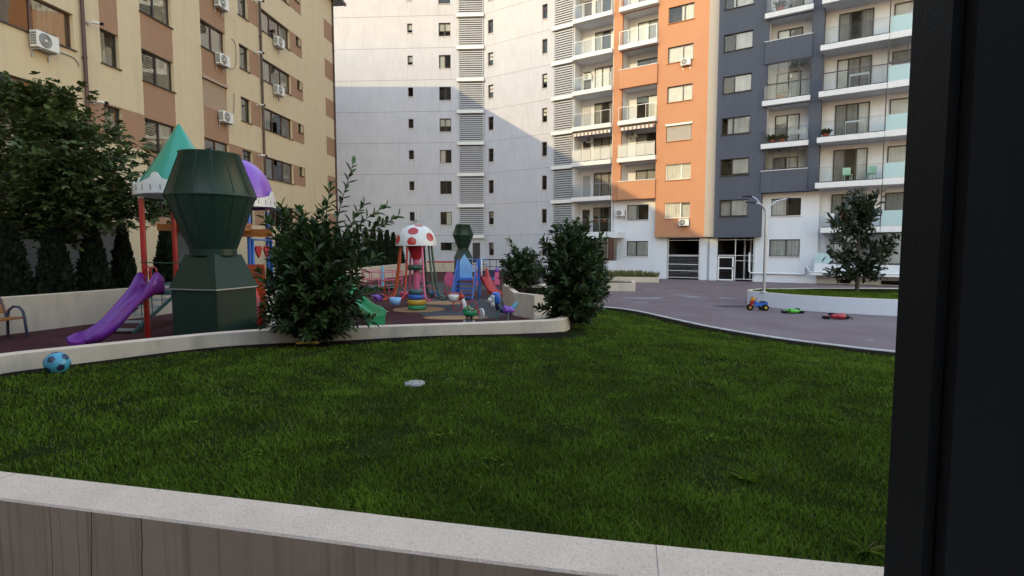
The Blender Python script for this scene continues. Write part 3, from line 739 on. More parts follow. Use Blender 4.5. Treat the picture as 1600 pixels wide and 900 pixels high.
# ---- right wing (local x = s to the right, nearer the viewer)
WB = empty('coloured_building', (-2.53, 50.0, 0), math.atan2(-1, 1.5), 'tall angled apartment block with white, orange and dark grey sections and glass balconies', 'building')
ops = []; wins = []
for k in range(NF):
    zt = 2.83 + 2.797 * k
    ops += [(.47, 1.05, zt - 1.17, zt, .6, 1), (6.06, 6.56, zt - 1.18, zt, .6, 1)]; wins += [(.47, 1.05, zt - 1.17, zt), (6.06, 6.56, zt - 1.18, zt)]
    if k < NF - 1: ops.append((7.28, 8.98, 3.5 + 2.797 * k, 6.0 + 2.797 * k, 1.1, 1))
facade('wall', WB, 0, 9.05, -.05, HT, ['white_wall', 'interior'], ops, rev=.16)
for a, b, c, d in wins: window(WB, a, b, c, d, .14, cuts=(), fm='frame_brown', trans_bar=.72, t=.045, curtain=(.02, .98, .5) if random.random() < .4 else None)
for a, b, c, d in wins: streaks(WB, a, b, c)
for k in range(NF): part('joint_groove', MB().box(.02, 7.05, -.004, .01, 3.46 + 2.797 * k, 3.485 + 2.797 * k), 'joint', WB)
louvres(WB, 7.3, 8.96, -.06, 'w')
ZS = lambda j: 3.6 + 2.8 * j                       # slab tops
DEP = 1.3
def bay(x0, x1, j, side_mat=0): return (x0, x1, ZS(j), ZS(j + 1) - .33, DEP, 1)
# left white balconies
ops = [bay(9.1, 12.42, j) for j in range(8)] + [(9.5, 12.2, .9, 3.0, .6, 2)]
facade('balcony_wall', WB, 9.05, 12.45, -.05, HT, ['white_base', 'white_base', 'interior'], ops, rev=.02)
def rail(x0, x1, j, y, kind='clear', h=1.02, posts=4, z=None, bare=False):
    """glass railing on a slab: steel posts and handrail, one pane per field"""
    z = ZS(j) if z is None else z
    n = posts
    if bare:
        mb = MB().box(x0, x1, y - .012, y + .012, z, z + .06).box(x0, x1, y - .006, y + .006, z + h - .08, z + h - .07)
    else:
        mb = MB().box(x0, x1, y - .015, y + .015, z + h - .03, z + h)
        for i in range(n + 1):
            x = x0 + (x1 - x0) * i / n; x = min(max(x, x0 + .02), x1 - .02); mb.box(x - .013, x + .013, y - .013, y + .013, z, z + h - .03)
    o = part('railing', mb, 'frame_dark' if bare and kind != 'blue' else 'metal_grey', WB); gm = {'clear': 'glass_rail', 'frost': 'glass_frost_white', 'blue': 'glass_frost'}[kind]
    for i in range(n):
        e_ = .004 if bare else .03; a = x0 + (x1 - x0) * i / n + e_; b = x0 + (x1 - x0) * (i + 1) / n - e_
        part('pane', sheet(a, b, y, z + .06, z + h - .08), gm, o)
    return o
def slab(x0, x1, z1, y0, y1, th=.33, m='slab_white'): return bevel(part('balcony_slab', MB().box(x0, x1, y0, y1, z1 - th, z1), m, WB), .012, 1)
def door(x0, x1, z0, h, y, n=3, curtain=None, fm='frame_dark'):
    return window(WB, x0, x1, z0 + .02, z0 + h, y - .07, cuts=tuple((i + 1) / n for i in range(n - 1)), fm=fm, sill=False, proud=True, name='balcony_door', t=.07, curtain=None)
def drape(win, x0, x1, z0, z1, y):
    link('curtain', curtain_mesh(x1 - x0, z1 - z0, .015), win, (x0, y, z0))
for j in range(8):
    slab(9.06, 12.44, ZS(j), -.38, .0)
    rail(9.1, 12.4, j, -.33, 'frost' if j == 2 else 'clear')
    d = door(10.3, 12.3, ZS(j), 2.05, DEP, 3, fm='frame_brown' if j % 3 == 1 else 'frame_dark')
    part('pale_door', MB().box(9.3, 9.95, DEP - .05, DEP, ZS(j), ZS(j) + 1.9), 'louvre' if j % 2 else 'frame_dark', WB)
window(WB, 9.5, 12.2, .9, 3.0, .05, cuts=(.4, .7), fm='frame_brown')
# enclosed ground-floor box
part('bay_box', MB().box(9.9, 13.3, -.9, .39, .2, 1.35).box(9.8, 13.4, -.95, .39, 3.1, 3.55), 'white_base', WB)
window(WB, 9.95, 13.25, 1.36, 3.09, -.88, cuts=(.25, .5, .75), fm='frame_brown', sill=False, proud=True, name='bay_window')
part('wood_panel', MB().box(12.6, 13.1, -.93, -.89, 1.36, 3.08), 'frame_brown', WB)
# orange section
ops = [bay(13.15, 15.93, j) for j in range(1, 8)]; wins = []
for k in range(1, NF):
    zt = 2.85 + 2.8 * k; ops.append((16.68, 18.52, zt - 1.14, zt, .7, 2)); wins.append((16.68, 18.52, zt - 1.14, zt, k))
ops = [o for o in ops]
OB = 3.12
facade('orange_wall', WB, 15.96, 19.57, OB, HT, ['orange_wall', 'white_base', 'interior'], [o for o in ops if o[0] > 16])
facade('orange_wall', WB, 12.45, 15.96, 6.03, HT, ['orange_wall', 'white_base', 'interior'], [o for o in ops if o[0] < 16], rev=.25)
part('orange_side', MB().add([(15.96, 0, OB), (15.96, .42, OB), (15.96, .42, 6.03), (15.96, 0, 6.03)], [(0, 3, 2, 1)]).add([(12.45, 0, 6.03), (15.96, 0, 6.03), (15.96, .42, 6.03), (12.45, .42, 6.03)], [(0, 3, 2, 1)])
     .add([(15.96, 0, OB), (19.57, 0, OB), (19.57, .42, OB), (15.96, .42, OB)], [(0, 3, 2, 1)]).add([(12.45, 0, 6.03), (12.45, .42, 6.03), (12.45, .42, HT), (12.45, 0, HT)], [(0, 1, 2, 3)]), 'orange_wall', WB)
for a, b, c, d, k in wins:
    w = window(WB, a, b, c, d, .12, cuts=(.62,) if k != 5 else (.6,), fm='frame_dark' if k > 2 else 'frame_white', curtain={1: (.02, .6, 1), 2: (.02, .98, 1), 4: (.02, .98, 1), 5: (.02, .98, 1), 6: (.5, .98, 1), 7: (.02, .98, 1)}.get(k), sm='orange_wall')
    if k == 3:
        sh = part('roller_shutter', MB().box(a + .03, b - .03, .06, .08, c + .02, d - .02), 'strip_wall', w)
        part('shutter_box', MB().box(a - .06, b + .06, -.1, .05, d - .03, d + .1), 'slab_white', w)
for j in range(1, 8):
    if j in (1, 4, 7):
        bevel(part('parapet', MB().box(13.0, 15.98, -.22, -.08, ZS(j) - .36, ZS(j) + 1.02).box(13.0, 15.98, -.08, 0, ZS(j) - .36, ZS(j)), 'orange_wall', WB), .01, 1)
        part('coping', MB().box(13.0, 16.0, -.25, -.05, ZS(j) + 1.022, ZS(j) + 1.07), 'slab_white', WB)
    else:
        slab(13.0, 16.0, ZS(j), -.42, 0); rail(13.05, 15.95, j, -.36, 'frost' if j == 2 else 'clear')
    door(13.9, 15.7, ZS(j), 2.0, DEP, 2)
# awnings with scalloped valance
def awning(x0, x1, z, label):
    o = part('awning', MB().hexa([(x0, -.35, z - .22), (x1, -.35, z - .22), (x1, .1, z - .04), (x0, .1, z - .04)], [(x0, -.35, z - .19), (x1, -.35, z - .19), (x1, .1, z - .01), (x0, .1, z - .01)]), 'strip_wall', WB)
    n = int((x1 - x0) / .16)
    for i in range(n):
        a = x0 + (x1 - x0) * i / n; b = x0 + (x1 - x0) * (i + 1) / n
        part('scallop', MB().box(a + .004, b - .004, -.356, -.346, z - .42, z - .2), 'curtain' if i % 2 else 'brown', o)
awning(9.1, 12.4, ZS(3) - .33, ''); awning(13.15, 15.9, ZS(3) - .33, '')
# light strip with rounded edge, then the dark section
mb = MB(); n = 8
prof = [(19.57, 0.0), (19.9, 0.0), (20.08, -.02), (20.2, -.07), (20.26, -.14)]
for i in range(len(prof) - 1):
    (a, ya), (b, yb) = prof[i], prof[i + 1]
    mb.add([(a, ya, OB), (b, yb, OB), (b, yb, HT), (a, ya, HT)], [(0, 1, 2, 3)], 0, True)
part('strip_wall', mb, 'strip_wall', WB)
DY = -.14; DB = 3.08
ops = []; wins = []
for k in range(1, NF):
    zt = 2.86 + 2.8 * k; ops.append((20.6, 22.46, zt - 1.13, zt, .7, 1)); wins.append((20.6, 22.46, zt - 1.13, zt, k))
facade('dark_wall', WB, 20.26, 23.3, DB, HT, ['dark_wall', 'interior'], ops, y=DY)
facade('dark_wall', WB, 23.3, 26.62, 6.0, HT, ['dark_wall', 'white_base', 'interior'], [bay(23.45, 25.93, j) for j in range(1, 8)], y=DY, rev=.2)
part('dark_side', MB().add([(20.26, DY, DB), (23.3, DY, DB), (23.3, .42, DB), (20.26, .42, DB)], [(0, 3, 2, 1)]).add([(23.3, DY, DB), (23.3, .42, DB), (23.3, .42, 6.0), (23.3, DY, 6.0)], [(0, 1, 2, 3)])
     .add([(23.3, DY, 6.0), (26.62, DY, 6.0), (26.62, .6, 6.0), (23.3, .6, 6.0)], [(0, 3, 2, 1)]).add([(26.62, DY, 6.0), (26.62, .7, 6.0), (26.62, .7, HT), (26.62, DY, HT)], [(0, 1, 2, 3)])
     .add([(19.57, 0, OB), (20.26, DY, OB), (20.26, .42, OB), (19.57, .42, OB)], [(0, 3, 2, 1)]), 'dark_wall', WB)
for a, b, c, d, k in wins:
    window(WB, a, b, c, d, DY + .12, cuts=(.4,), fm='frame_dark', curtain={1: (.42, .98, 1), 2: (.4, .98, .9), 3: (.2, .98, 1), 4: (.42, .98, 1), 5: (.4, .98, .95), 6: (.3, .98, 1)}.get(k), sm='frame_dark')
for j in range(1, 8):
    z = ZS(j)
    if j in (1, 4, 7):
        bevel(part('parapet', MB().box(23.25, 26.0, DY - .12, DY - .002, z - .4, z + 1.02), 'dark_wall', WB), .01, 1)
        part('coping', MB().box(23.2, 26.02, DY - .15, DY + .05, z + 1.022, z + 1.06), 'slab_white', WB)
    else:
        slab(23.2, 26.0, z, DY - .3, DY); rail(23.3, 25.95, j, DY - .24, 'clear', posts=2, bare=True)
    door(23.8, 25.3, z, 2.05, DEP + DY, 2)
def enclosure(x0, x1, z0, z1, y, n):
    mb = MB().box(x0, x1, y - .025, y + .025, z0, z0 + .06).box(x0, x1, y - .025, y + .025, z1 - .06, z1)
    for i in range(n + 1):
        x = x0 + (x1 - x0) * i / n; mb.box(x - .02, x + .02, y - .02, y + .02, z0 + .06, z1 - .06)
    o = part('glazed_screen', mb, 'frame_dark', WB)
    for i in range(n): part('pane', sheet(x0 + (x1 - x0) * i / n + .02, x0 + (x1 - x0) * (i + 1) / n - .02, y, z0 + .06, z1 - .06), 'glass', o)
enclosure(23.45, 25.93, ZS(3) + 1.03, ZS(4) - .42, DY - .06, 4); enclosure(23.45, 25.93, ZS(1) + 1.1, ZS(2) - .34, DY - .06, 5)
# white base wall (set back) with gates and windows
BY = .4
ops = [(13.55, 15.3, 1.72, 2.86, .7, 1), (13.55, 15.3, 4.5, 5.65, .7, 1), (16.78, 19.2, .0, 3.05, 7, 1), (20.42, 22.88, .0, 3.05, 7, 1),
       (23.8, 25.66, 1.75, 2.9, .7, 1), (23.84, 25.64, 4.47, 5.63, .7, 1)]
facade('base_wall', WB, 12.45, 26.7, -.05, 6.1, ['white_base', 'interior'], ops, y=BY)
for a, b, c, d in ((13.55, 15.3, 1.72, 2.86), (13.55, 15.3, 4.5, 5.65), (23.8, 25.66, 1.75, 2.9), (23.84, 25.64, 4.47, 5.63)):
    window(WB, a, b, c, d, BY + .12, cuts=(.45 if a < 20 else .55,), curtain=(.02, .98, 1) if c < 3 else (.02, .5, 1))
part('gate_pillar', MB().box(19.72, 19.9, BY - .006, BY, 0, 3.05), 'louvre', WB)
# right white balconies
RY = .65
ops = []
facade('balcony_wall', WB, 26.6, 36, .3, HT, ['white_base', 'interior'], [], y=RY)
facade('balcony_wall', WB, 26.62, 36, -.1, .62, ['white_base', 'interior'], [(28.0, 28.6, .05, .5, .5, 1), (30.2, 31.4, .05, .5, .5, 1)], y=RY - .05)
for j in range(0, 8):
    z = ZS(j); ov = -.85
    slab(26.5 if j else 26.9, 30.0, z, ov, RY, .34); slab(30.03, 36, z, ov + .06, RY, .34)
    if j == 0: rail(26.95, 29.95, j, ov + .06, 'clear', posts=2, bare=True)
    else: rail(26.65, 29.95, j, ov + .06, 'clear', posts=2, bare=True)
    rail(30.05, 33.6, j, ov + .1, 'blue', posts=2, bare=True)
    d = door(27.35, 29.2, z, 2.15, RY, 3); door(30.2, 33.0, z, 2.1, RY, 2)
    o = part('divider_post', MB().box(29.97, 30.03, ov + .02, ov + .1, z, z + 2.46), 'frame_dark', WB)
mb = MB().box(26.7, 26.76, -.84, -.78, ZS(3), ZS(4) - .34).box(26.76, 33.5, -.83, -.79, ZS(3) + 1.03, ZS(3) + 1.09)
part('balcony_frame', mb, 'frame_dark', WB); enclosure(30.05, 33.5, ZS(3) + 1.1, ZS(4) - .35, -.76, 4)
# projecting ground-floor bay
part('bay_box', MB().box(26.62, 36, -.55, RY - .06, .62, 1.3).box(26.62, 27.3, -.5, RY - .06, 1.3, 1.34), 'white_base', WB)
part('bay_shelf', MB().box(26.4, 36, -.75, -.56, .6, .72), 'slab_white', WB)
part('bay_glass', sheet(26.65, 27.55, -.5, 1.36, 2.0), 'glass_frost', WB)
window(WB, 27.6, 35.9, 1.34, 3.24, -.4, cuts=(.16, .32, .48, .64, .8), sill=False, proud=True, name='bay_window')
# shell of the wing
shell('building_body', WB, 0, 36, 2.7, 14, -.05, HT, 'white_wall')
part('roof_slab', MB().box(-.1, 36.1, -.3, 14.1, HT + .002, HT + .3), 'slab_white', WB)
part('roof_slab', MB().box(-30, -.15, -.3, 12.1, HT + .002, HT + .3), 'slab_white', FB)
part('end_wall', MB().box(35.9, 36.0, -.05, 2.7, -.05, HT), 'white_wall', WB)
# white pipe along the base
wp = MB().tube([(22.6, BY - .12, 2.0), (22.6, BY - .12, .72), (22.75, BY - .12, .6), (25.95, BY - .12, .6), (26.05, BY - .12, .72), (26.05, BY - .12, .98), (26.2, BY - .3, 1.05), (26.4, -.68, .78), (33, -.72, .78)], .055, 8)
part('drain_pipe', wp, 'frame_white', WB)
# gates
def gate(x0, x1, bars, name='gate'):
    mb = MB()
    for z in bars: mb.box(x0, x1, BY + .1, BY + .14, z, z + .035)
    for x in (x0, x1 - .05): mb.box(x, x + .05, BY + .09, BY + .16, 0.02, 3.0)
    o = part(name, mb, 'frame_white', WB)
    m2 = MB(); n = int((x1 - x0) / .13)
    for i in range(1, n): m2.box(x0 + (x1 - x0) * i / n - .008, x0 + (x1 - x0) * i / n + .008, BY + .12, BY + .136, .1, bars[-2] if len(bars) > 2 else 2.0)
    part('grille', m2, 'frame_dark', o); return o
g1 = gate(16.82, 19.16, (.12, .62, 1.1, 1.72, 1.78, 2.88))
for i in range(15): part('thin_bar', MB().box(16.87, 19.11, BY + .108, BY + .12, .2 + .105 * i, .214 + .105 * i), 'metal_grey', g1)
gate(21.6, 22.84, (.12, 1.42, 1.78, 2.88)); part('top_bar', MB().box(20.46, 21.6, BY + .1, BY + .15, 1.78, 1.83).box(20.46, 21.6, BY + .1, BY + .15, 2.88, 2.93), 'frame_white', WB)
mb = MB()
for x in (20.46, 21.44): mb.box(x, x + .1, BY + .05, BY + .12, .02, 1.72)
for z in (.02, .84, 1.62): mb.box(20.56, 21.44, BY + .05, BY + .12, z, z + .09)
pg = part('wicket_gate', mb, 'frame_white', WB); m2 = MB()
for i in range(1, 8): m2.box(20.56 + .11 * i - .008, 20.56 + .11 * i + .008, BY + .08, BY + .09, .1, 1.62)
for i in range(1, 9): m2.box(20.56, 21.44, BY + .075, BY + .085, .1 + .18 * i, .115 + .18 * i)
part('grille', m2, 'frame_dark', pg); part('handle', MB().box(21.47, 21.51, BY + .0, BY + .05, .85, 1.0), 'black', pg)
for x in (21.9, 22.3): part('garage_post', MB().box(x, x + .12, BY + 1.6, BY + 1.72, 0, 3.0), 'frame_white', WB)
GW = 'air conditioners on the coloured block'
for x, y, z, lb, s in ((*on_plane(WB, 1073, 102)[:1], -.05, on_plane(WB, 1073, 103)[1], 'air conditioner on the orange wall under a bright upper window', .85),
                      (*on_plane(WB, 1070, 353)[:1], -.05, on_plane(WB, 1070, 353)[1], 'air conditioner under the lowest orange-wall window', .9),
                      (13.15, .3, 4.8, 'air conditioner on the white wall right of the flower balcony', .9),
                      (9.75, 1.25, ZS(4) + 1.2, 'air conditioner inside a white balcony left of the orange pier, fan facing out', .85),
                      (10.0, 1.25, ZS(2) + 1.75, 'air conditioner under the awning of the left frosted balcony', .8),
                      (13.7, 1.25, ZS(2) + 1.75, 'air conditioner under the awning of the orange frosted balcony', .8)):
    put_ac(WB, x, y, z, lb, GW, s)
# ---- the viewer's own building behind, and the dark frame post beside the lens
OBD = empty('rear_building', (0, -1.6, 0), 0, 'block behind the viewer with the terrace', 'building')
part('wall', MB().box(-12, 22, -12, 0, -.05, 6.2), 'white_wall', OBD)
part('terrace_slab', MB().box(-4, 4, .02, 2.4, .55, .8), 'kerb', OBD)
for i in range(8):
    w = part('window', MB().box(-11 + i * 4.2, -8.8 + i * 4.2, .0, .05, 3.9, 5.3), 'frame_dark', OBD)
TWR = empty('tower_block', (-48.15, -40, 0), 0, 'tower block far behind the viewer that shades the right wing', 'building')
part('wall', MB().box(0, 26, -16, 0, -.05, 64), 'white_wall', TWR)
for k in range(20):
    for i in range(6):
        part('window', MB().box(2 + i * 4, 4 + i * 4, .0, .05, 3.9 + 2.95 * k, 5.3 + 2.95 * k), 'frame_dark', TWR)
DP = empty('door_frame', (.5, .62, .8), 0, 'black door frame filling the right edge of the picture', 'door frame')
A0 = atY(1404, 450, .66); xl = A0.x
mb = MB().box(xl, xl + .012, .60, .66, .8, 3.5).box(xl + .0145, xl + .14, .585, .68, .8, 3.5).box(xl + .142, xl + .5, .57, .70, .8, 3.5)
wpart('frame_profile', mb, 'black', DP)
# ================================================================== VEGETATION
def leaf_arrays(Pb, D, Nn, Ln, Wd, fold=.18, curl=.12):
    """6-vertex leaves folded along the midrib"""
    D = D / np.linalg.norm(D, axis=1, keepdims=True); S = np.cross(D, Nn); S /= (np.linalg.norm(S, axis=1, keepdims=True) + 1e-9); U = np.cross(S, D)
    n = len(Pb); V = np.empty((n, 6, 3)); L = Ln[:, None]; W = Wd[:, None]
    V[:, 0] = Pb; V[:, 1] = Pb + D * L * .35 + S * W * .5 + U * W * fold; V[:, 2] = Pb + D * L * .72 + S * W * .42 + U * (W * fold - L * curl * .4)
    V[:, 3] = Pb + D * L - U * L * curl; V[:, 4] = Pb + D * L * .72 - S * W * .42 + U * (W * fold - L * curl * .4); V[:, 5] = Pb + D * L * .35 - S * W * .5 + U * W * fold
    b = np.arange(n)[:, None] * 6
    F = np.concatenate([b + np.array([[0, 1, 2, 3]]), b + np.array([[0, 3, 4, 5]])]); return V.reshape(-1, 3), F
def unit(v): return v / (np.linalg.norm(v, axis=-1, keepdims=True) + 1e-9)
LEAF_ME = {}
def one_leaf(m):
    if m not in LEAF_ME:
        V, F = leaf_arrays(np.zeros((1, 3)), np.array([[1., 0, 0]]), np.array([[0, 0, 1.]]), np.array([1.]), np.array([.36]))
        LEAF_ME[m] = npmesh('leaf', V, F, m)
    return LEAF_ME[m]
def branch_path(a, b, sag=.12, n=7):
    a = np.array(a, float); b = np.array(b, float); out = []
    j = (rng.random(3) - .5) * .12 * np.linalg.norm(b - a)
    for i in range(n):
        t = i / (n - 1); p = a + (b - a) * t; p = p + j * math.sin(math.pi * t)
        hor = (b - a) * np.array([1, 1, 0]); p = p + hor * (-.22 * math.sin(math.pi * t)) + np.array([0, 0, sag * np.linalg.norm(b - a) * math.sin(math.pi * t)])
        out.append(p)
    return out
def bush(name, base, ends, label, leaf_len=.1, per=46, m='leaf_laurel', singles=(), single_n=26, start=.25, trunk_r=.03, cat='bush', wid=.36, up=.55):
    """multi-stemmed shrub: stems from the base to each end, leaves in whorls along the outer part"""
    root = empty(name, base, 0, label, cat); base = np.array(base, float)
    st = MB(); Pb = []; Dd = []; Nn = []; Ln = []
    SP = []
    for e in ends:
        a = base + np.array([(rng.random() - .5) * .18, (rng.random() - .5) * .18, 0.0])
        path = branch_path(a, e); st.tube([tuple(p) for p in path], [trunk_r * (1 - .8 * i / 6) for i in range(7)], 5)
        pts = np.array(path); k = per
        for q in range(k):
            t = start + (1 - start) * (q + rng.random()) / k
            f = t * 6; i = min(int(f), 5); p = pts[i] + (pts[i + 1] - pts[i]) * (f - i); ax = unit(pts[i + 1] - pts[i])
            ang = q * 2.4 + rng.random() * .8; o1 = unit(np.cross(ax, [.31, .2, .93])); o2 = np.cross(ax, o1)
            d = unit((o1 * math.cos(ang) + o2 * math.sin(ang)) * 1.0 + ax * (up + .5 * t) + np.array([0, 0, .1]))
            off = (rng.random() ** 1.5) * .16 * (1.2 - t * .9)
            Pb.append(p + d * off + (rng.random(3) - .5) * .06 * (1 - t)); Dd.append(d + (rng.random(3) - .5) * .5); Nn.append(unit(ax * .8 + np.array([0, 0, .7]) + (rng.random(3) - .5) * .6)); Ln.append(leaf_len * (.65 + .6 * rng.random()))
    wpart('stem', st, 'bark', root)
    Pb = np.array(Pb); Ln = np.array(Ln); V, F = leaf_arrays(Pb, unit(np.array(Dd)), np.array(Nn), Ln, Ln * wid)
    hgt = (Pb[:, 2] - Pb[:, 2].min()) / (np.ptp(Pb[:, 2]) + 1e-6)
    tint = np.repeat(np.clip(rng.random(len(Pb)) * .8 + .2 * hgt, 0, 1), 6)
    fo = link('foliage', npmesh('foliage', V - np.array(root.location), F, m, tint), root); fo['kind'] = 'stuff'
    lm = one_leaf('leaf_single')
    for e in singles:                                  # leading shoots, leaf by leaf
        path = branch_path(base + np.array([0, 0, .5 * (e[2] - base[2])]) + (np.array(e) - base) * np.array([.45, .45, 0]), e, .04); pts = np.array(path)
        sh = wpart('shoot', MB().tube([tuple(p) for p in path], [.014 - .0015 * i for i in range(7)], 5), 'bark', root)
        for q in range(single_n):
            t = .25 + .75 * q / (single_n - 1); f = t * 6; i = min(int(f), 5); p = pts[i] + (pts[i + 1] - pts[i]) * (f - i); ax = unit(pts[i + 1] - pts[i])
            ang = q * 2.4 + rng.random() * .5; o1 = unit(np.cross(ax, [.31, .2, .93])); o2 = np.cross(ax, o1)
            d = Vector(unit((o1 * math.cos(ang) + o2 * math.sin(ang)) + ax * (.5 + .9 * t ** 3)))
            s = leaf_len * (.95 + .5 * rng.random()) * (1.15 - .3 * t)
            o = link('leaf', lm, root); o.location = Vector(p) - root.location
            zz = Vector(ax); y_ = zz.cross(d).normalized(); z_ = d.cross(y_)
            o.rotation_mode = 'QUATERNION'; o.rotation_quaternion = Matrix((d, y_, z_)).transposed().to_quaternion(); o.scale = (s, s, s)
    return root
def dome_ends(c, rx, ry, z0, z1, n, jit=.12):
    out = []
    for i in range(n):
        u = (i + .5) / n; ph = i * 2.39996; h = u ** .8
        rr = math.sqrt(max(0, 1 - (h * .96) ** 2)) * (.65 + .35 * rng.random()); rr = rr * (.8 + .2 * min(1, 3 * u))
        out.append((c[0] + rx * rr * math.cos(ph) + (rng.random() - .5) * jit, c[1] + ry * rr * math.sin(ph) + (rng.random() - .5) * jit, z0 + (z1 - z0) * h * (.92 + .12 * rng.random())))
    return out
# large laurel in front of the low wall
bA = atY(487, 540, 9.35); bA.z = .64
ends = dome_ends((bA.x + .06, 9.35), 1.0, .78, .8, 2.7, 88)
ends += [tuple(atY(*p)) for p in ((405, 425, 9.2), (412, 480, 9.1), (418, 345, 9.4), (440, 330, 9.3), (470, 335, 9.5), (590, 400, 9.4), (595, 455, 9.3), (580, 500, 9.2), (420, 505, 9.0), (605, 345, 9.4), (560, 360, 9.2), (500, 330, 9.2))]
bush('laurel_bush', tuple(bA), ends, 'large dark laurel bush with tall shoots between green shaft and mushroom carousel', .165, 62, wid=.4,
     singles=[tuple(atY(*p)) for p in ((551, 258, 9.3), (517, 288, 9.4), (621, 338, 9.3), (603, 322, 9.45), (440, 322, 9.3), (505, 320, 9.1), (568, 318, 9.2), (470, 330, 9.15))], single_n=24)
bB = atY(888, 512, 11.5); bB.z = .62
ends = dome_ends((bB.x + .08, 11.5), .8, .7, .85, 2.78, 80) + [tuple(atY(*p)) for p in ((848, 378, 11.4), (843, 420, 11.4), (940, 370, 11.5), (930, 440, 11.4), (918, 500, 11.3), (868, 355, 11.5), (900, 350, 11.4), (860, 470, 11.3))]
bush('laurel_bush', tuple(bB), ends, 'dense round laurel bush at the right end of the low wall', .155, 62, wid=.4,
     singles=[tuple(atY(*p)) for p in ((920, 347, 11.5), (850, 375, 11.5), (948, 372, 11.5), (885, 348, 11.4))], single_n=24)
bC = Vector((.3, 17.6, .9)); ends = dome_ends((.32, 17.6), .85, .75, 1.1, 2.3, 60)
bush('laurel_bush', tuple(bC), ends + [tuple(atY(*p)) for p in ((795, 374, 17.5), (783, 410, 17.4), (845, 395, 17.6), (820, 392, 17.5))], 'light green laurel bush growing in the white planter box', .13, 64, wid=.42)
bD = Vector((3.35, 20.9, .2)); bush('laurel_bush', tuple(bD), dome_ends((3.3, 20.9), .6, .55, .5, 2.1, 36), 'small laurel bush half hidden behind the dense round one', .13, 56, wid=.42)
# magnolia on the island
mB_ = Vector((14.05, 22.1, .54))
mroot = empty('magnolia_tree', mB_, 0, 'young magnolia tree with dark glossy leaves on the lawn island', 'tree')
tr = MB().tube([(mB_.x, mB_.y, .5), (mB_.x + .02, mB_.y, 1.3), (mB_.x - .04, mB_.y, 2.6), (mB_.x - .05, mB_.y, 4.5)], [.085, .07, .05, .012], 8)
Pb = []; Dd = []; Nn = []
tips = [(1342, 300), (1315, 325), (1368, 315), (1305, 345), (1373, 335), (1303, 372), (1360, 350), (1400, 378), (1398, 395), (1375, 410), (1300, 398), (1320, 395), (1385, 400), (1300, 428), (1320, 425), (1375, 428), (1350, 415), (1335, 335), (1325, 360), (1350, 370), (1345, 320), (1330, 310), (1360, 330)]
for i, (px, py) in enumerate(tips * 2):
    tip = np.array(atY(px + rng.normal() * 4, py + rng.normal() * 4, 22.1 + (rng.random() - .5) * 2.0)); sh = min(tip[2] - .4, 4.0); sh = max(1.15, sh - .35 * abs(tip[0] - mB_.x))
    a = np.array([mB_.x - .02, mB_.y, sh]); path = branch_path(a, tip, -.04); tr.tube([tuple(p) for p in path], [.022 - .0025 * k for k in range(7)], 5)
    for q in range(46):
        t = .3 + .7 * rng.random() ** .6; f = t * 6; k = min(int(f), 5); p = np.array(path[k]) + (np.array(path[k + 1]) - np.array(path[k])) * (f - k)
        d = unit(rng.normal(size=3) + np.array([0, 0, .5]) + unit(tip - a) * .5); Pb.append(p + d * .06 * rng.random() + rng.normal(size=3) * .07); Dd.append(d); Nn.append(unit(rng.normal(size=3) * .6 + np.array([0, 0, 1])))
wpart('trunk', tr, 'bark', mroot); Pb = np.array(Pb); Ln = .25 * (.7 + .6 * rng.random(len(Pb)))
V, F = leaf_arrays(Pb, np.array(Dd), np.array(Nn), Ln, Ln * .42); cr = link('crown', npmesh('crown', V - np.array(mB_), F, 'leaf_magnolia', np.repeat(rng.random(len(Pb)), 6)), mroot); cr['kind'] = 'stuff'
# broadleaf tree at the left
T0 = Vector((-13.0, 15.4, .35)); troot = empty('maple_tree', T0, 0, 'broad leafy tree in front of the beige block at the left edge', 'tree')
tr = MB().tube([(T0.x, T0.y, .2), (T0.x + .05, T0.y, 1.6), (T0.x - .05, T0.y, 3.2), (T0.x + .1, T0.y + .1, 4.8), (T0.x, T0.y, 6.2)], [.16, .14, .11, .07, .02], 10)
Pb = []; Dd = []; Nn = []
tp = [(20, 130, 15), (60, 150, 15.5), (100, 150, 15), (150, 185, 15.2), (190, 205, 15), (215, 240, 15.3), (225, 275, 15), (222, 300, 14.6), (40, 180, 14), (90, 190, 14), (140, 225, 14), (190, 250, 14), (170, 280, 14), (10, 220, 14),
      (60, 235, 13.6), (110, 250, 13.6), (150, 270, 13.6), (40, 280, 14), (90, 300, 14), (140, 315, 14.2), (190, 320, 14.6), (5, 310, 14), (60, 318, 14.3), (110, 322, 14.6), (-60, 180, 15), (-60, 260, 14), (-80, 320, 14), (-40, 130, 15), (160, 322, 15), (205, 325, 15.2), (240, 310, 15.4), (-120, 220, 14.5), (30, 250, 16.5), (120, 210, 17), (80, 270, 17), (180, 250, 17), (0, 160, 17), (265, 318, 15.2)]
for px, py, yy in tp * 2:
    tip = np.array(atY(px + rng.normal() * 9, py + rng.normal() * 9, yy + rng.normal() * .3)); hz = np.clip(tip[2] - .9 - .25 * np.hypot(tip[0] - T0.x, tip[1] - T0.y), 2.0, 5.6)
    a = np.array([T0.x, T0.y, hz]); path = branch_path(a, tip, .06); tr.tube([tuple(p) for p in path], [.04 - .005 * k for k in range(7)], 5)
    for q in range(88):
        t = .25 + .75 * rng.random() ** .7; f = t * 6; k = min(int(f), 5); p = np.array(path[k]) + (np.array(path[k + 1]) - np.array(path[k])) * (f - k)
        o = rng.normal(size=3) * np.array([.3, .3, .14]); d = unit(np.array([o[0], o[1], -.12 + .3 * rng.normal()]) + unit(tip - a) * .35)
        Pb.append(p + o); Dd.append(d); Nn.append(unit(np.array([0, 0, 1.]) + rng.normal(size=3) * .3))
